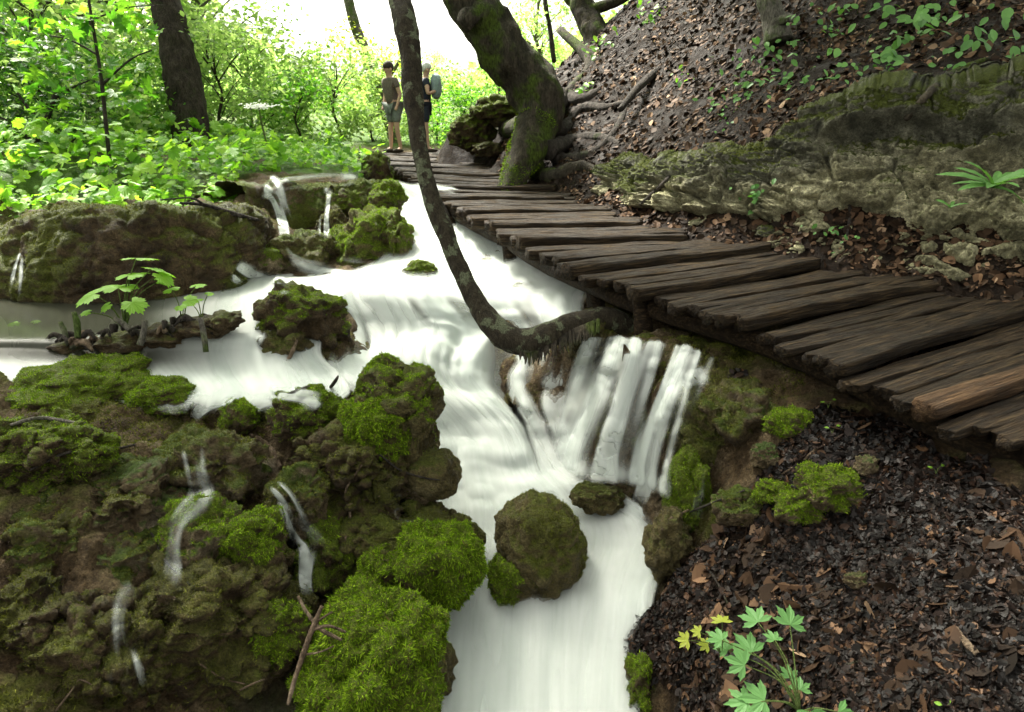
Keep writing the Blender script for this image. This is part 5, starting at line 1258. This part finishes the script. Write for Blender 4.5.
# ------------------------------------------------------------------ people on the walkway
def skin_obj(name, verts, edges, radii, mat, parent, root=0, sub=2):
    me = bpy.data.meshes.new(name); me.from_pydata([tuple(map(float, v)) for v in verts], edges, []); me.materials.append(mat)
    o = link(name, me, parent)
    md = o.modifiers.new('skin', 'SKIN')
    md.use_smooth_shade = True
    for i, r in enumerate(radii):
        sv = me.skin_vertices[0].data[i]; sv.radius = (r, r) if not isinstance(r, tuple) else r; sv.use_root = (i == root)
    s = o.modifiers.new('sub', 'SUBSURF'); s.levels = sub; s.render_levels = sub
    return o
M['skin'] = plain('skin', (.5, .32, .24), .6, .08)
def person(loc, rz, label, shirt, shorts, hair, cap=None, lean=0., arm='down'):
    e = empty('person', loc, label, 'person', 'walkers on the far end of the walkway'); e.rotation_euler = (0, 0, rz); e.scale = (.93,) * 3
    sh = 1.42
    ln = lambda z: lean * max(0, z - .9)
    J = {'pel': (0, 0, .95), 'bel': (0, ln(1.1), 1.1), 'chest': (0, ln(1.3), 1.30), 'neck0': (0, ln(1.45), 1.46), 'neck': (0, ln(1.52), 1.53), 'head': (0, ln(1.62) + .01, 1.63), 'top': (0, ln(1.7), 1.72)}
    for s, k in ((-1, 'l'), (1, 'r')):
        J['sh' + k] = (s * .17, ln(sh), 1.41)
        if arm == 'down': J['el' + k] = (s * .24, ln(1.15) - .03, 1.14); J['wr' + k] = (s * .22, ln(.95) + .08, .92); J['ha' + k] = (s * .21, ln(.95) + .12, .84)
        else: J['el' + k] = (s * .25, ln(1.15) + .05, 1.16); J['wr' + k] = (s * .12, ln(1.2) + .26, 1.24); J['ha' + k] = (s * .06, ln(1.2) + .32, 1.30)
        J['hip' + k] = (s * .09, 0, .90); J['kn' + k] = (s * .10, .02, .50); J['an' + k] = (s * .10, -.01 + s * .05, .09); J['to' + k] = (s * .12, .14 + s * .05, .035)
    names = list(J); ix = {k: i for i, k in enumerate(names)}
    R = {'pel': .13, 'bel': .12, 'chest': .145, 'neck0': .075, 'neck': .055, 'head': .095, 'top': .07}
    for k in 'lr': R.update({'sh' + k: .06, 'el' + k: .042, 'wr' + k: .028, 'ha' + k: .035, 'hip' + k: .085, 'kn' + k: .055, 'an' + k: .038, 'to' + k: .032})
    ed = [('pel', 'bel'), ('bel', 'chest'), ('chest', 'neck0'), ('neck0', 'neck'), ('neck', 'head'), ('head', 'top')]
    for k in 'lr': ed += [('chest', 'sh' + k), ('sh' + k, 'el' + k), ('el' + k, 'wr' + k), ('wr' + k, 'ha' + k), ('pel', 'hip' + k), ('hip' + k, 'kn' + k), ('kn' + k, 'an' + k), ('an' + k, 'to' + k)]
    skin_obj('body', [J[k] for k in names], [(ix[a], ix[b]) for a, b in ed], [R[k] for k in names], M['skin'], e)
    def sub(keys, eds, rr, mat, nm):
        i2 = {k: i for i, k in enumerate(keys)}
        skin_obj(nm, [J[k] for k in keys], [(i2[a], i2[b]) for a, b in eds], rr, mat, e)
    J['al'] = tuple(np.array(J['shl']) * .45 + np.array(J['ell']) * .55); J['ar'] = tuple(np.array(J['shr']) * .45 + np.array(J['elr']) * .55)
    sub(['pel', 'bel', 'chest', 'neck0', 'shl', 'al', 'shr', 'ar'], [('pel', 'bel'), ('bel', 'chest'), ('chest', 'neck0'), ('chest', 'shl'), ('shl', 'al'), ('chest', 'shr'), ('shr', 'ar')],
        [.155, .145, .165, .075, .078, .07, .078, .07], shirt, 'shirt')
    J['kl'] = tuple(np.array(J['hipl']) * .2 + np.array(J['knl']) * .8); J['kr'] = tuple(np.array(J['hipr']) * .2 + np.array(J['knr']) * .8)
    sub(['pel', 'hipl', 'kl', 'hipr', 'kr'], [('pel', 'hipl'), ('hipl', 'kl'), ('pel', 'hipr'), ('hipr', 'kr')], [.15, .115, .095, .115, .095], shorts, 'shorts')
    V, F = ico(3); V = V.copy(); hd = np.array(J['head'])
    hv = V * [.105, .115, .12] * (1 + .05 * vnoise(V * 5, 3))[:, None]; hv = hv[:] ; hv[:, 2] = np.maximum(hv[:, 2], -.02 - .06 * (V[:, 1] < -.2)); 
    link('cap' if cap else 'hair', mesh_np('hair', hv + hd + [0, -.012, .04], [F], cap or hair), e)
    for s in (-1, 1):
        link('ear', mesh_np('ear', V * [.015, .025, .035] + hd + [s * .098, .0, -.01], [F], M['skin']), e)
    link('nose', mesh_np('nose', V * [.014, .02, .025] + hd + [0, .105, -.01], [F], M['skin']), e)
    for s in (-1, 1):
        V2 = V * [.055, .14, .045] + np.array(J['an' + 'lr'[(s + 1) // 2]]) + [0, .07, -.045]
        V2[:, 2] = np.maximum(V2[:, 2], .005)
        link('shoe', mesh_np('shoe', V2, [F], hair), e)
    return e
M['hair'] = plain('hair', (.03, .022, .015)); M['beige'] = plain('beige_cloth', (.13, .105, .09)); M['grey'] = plain('grey_cloth', (.16, .18, .17)); M['navy'] = plain('navy_cloth', (.02, .024, .04)); M['pale'] = plain('pale_cloth', (.6, .62, .6)); M['steel'] = plain('blue_grey_cloth', (.22, .29, .3))
def onboard(px, py, z): p = PZ(px, py, z); return p
tl = 13.6
pa = P(396, 155, tl); pb = P(426, 154, tl + .1); bz = SW[1][0][2] + .005
person((pa[0], pa[1], bz), 2.4, 'walker in beige top and grey shorts left of the crooked trunk', M['beige'], M['grey'], M['hair'], lean=.12)
person((pb[0], pb[1], bz), -1.4, 'walker in dark clothes and pale cap right of the crooked trunk, holding a camera up', M['navy'], M['navy'], M['hair'], cap=M['pale'], lean=.1, arm='up')
V, F = ico(4); V = np.sign(V) * np.abs(V) ** .75 * [.15, .11, .23]
V = V * (1 + .06 * fbm(V * 12, 3, 2))[:, None]
bp = link('backpack', mesh_np('backpack', V, [F], M['steel']), None, (pb[0] + .02 + .22, pb[1] + .02, bz + 1.22), 'blue grey bag carried by the walker in dark clothes', 'backpack'); bp.rotation_euler = (0, 0, -1.4)

# ------------------------------------------------------------------ light, sky, camera
w = bpy.data.worlds.new('World'); scene.world = w; w.use_nodes = True; nt = w.node_tree; nt.nodes.clear()
SUN_EL, SUN_AZ = 52, -35       # azimuth measured from +Y towards +X
sky = nt.nodes.new('ShaderNodeTexSky'); sky.sky_type = 'NISHITA'; sky.sun_disc = False
sky.sun_elevation = math.radians(SUN_EL); sky.sun_rotation = math.radians(SUN_AZ); sky.dust_density = 6; sky.air_density = 1.0
hs = nt.nodes.new('ShaderNodeHueSaturation'); hs.inputs['Saturation'].default_value = .12; L(nt, sky.outputs[0], hs.inputs['Color'])
tint = nt.nodes.new('ShaderNodeMix'); tint.data_type = 'RGBA'; tint.blend_type = 'MULTIPLY'; tint.inputs[0].default_value = 1; tint.inputs[7].default_value = (1, .985, .88, 1); L(nt, hs.outputs[0], tint.inputs[6])
bg = nt.nodes.new('ShaderNodeBackground'); bg.inputs[1].default_value = .075; L(nt, tint.outputs[2], bg.inputs[0])
o = nt.nodes.new('ShaderNodeOutputWorld'); L(nt, bg.outputs[0], o.inputs[0])
sl = bpy.data.lights.new('sun', 'SUN'); sl.energy = 3.0; sl.angle = math.radians(11); sl.color = (1, .95, .84)
so = bpy.data.objects.new('sun', sl); COL.objects.link(so)
az, el = math.radians(SUN_AZ), math.radians(SUN_EL)
dirs = Vector((math.sin(az) * math.cos(el), math.cos(az) * math.cos(el), math.sin(el)))
so.rotation_euler = dirs.to_track_quat('Z', 'Y').to_euler(); so.location = (0, 0, 20)
cam = bpy.data.cameras.new('camera'); co = bpy.data.objects.new('camera', cam); COL.objects.link(co)
cam.sensor_width = 36; cam.lens = 36 * FPX / W; cam.clip_end = 2000; cam.clip_start = .05
co.location = (0, 0, CZ); co.rotation_euler = (math.radians(90) - TH, 0, 0)
cam.dof.use_dof = True; cam.dof.focus_distance = 4.3; cam.dof.aperture_fstop = 4.5
scene.camera = co
vs = scene.view_settings; vs.view_transform = 'Standard'; vs.look = 'None'; vs.exposure = 2.9; vs.gamma = 1; vs.use_curve_mapping = False
scene.cycles.transparent_max_bounces = 16; scene.cycles.max_bounces = 6; scene.cycles.use_denoising = True
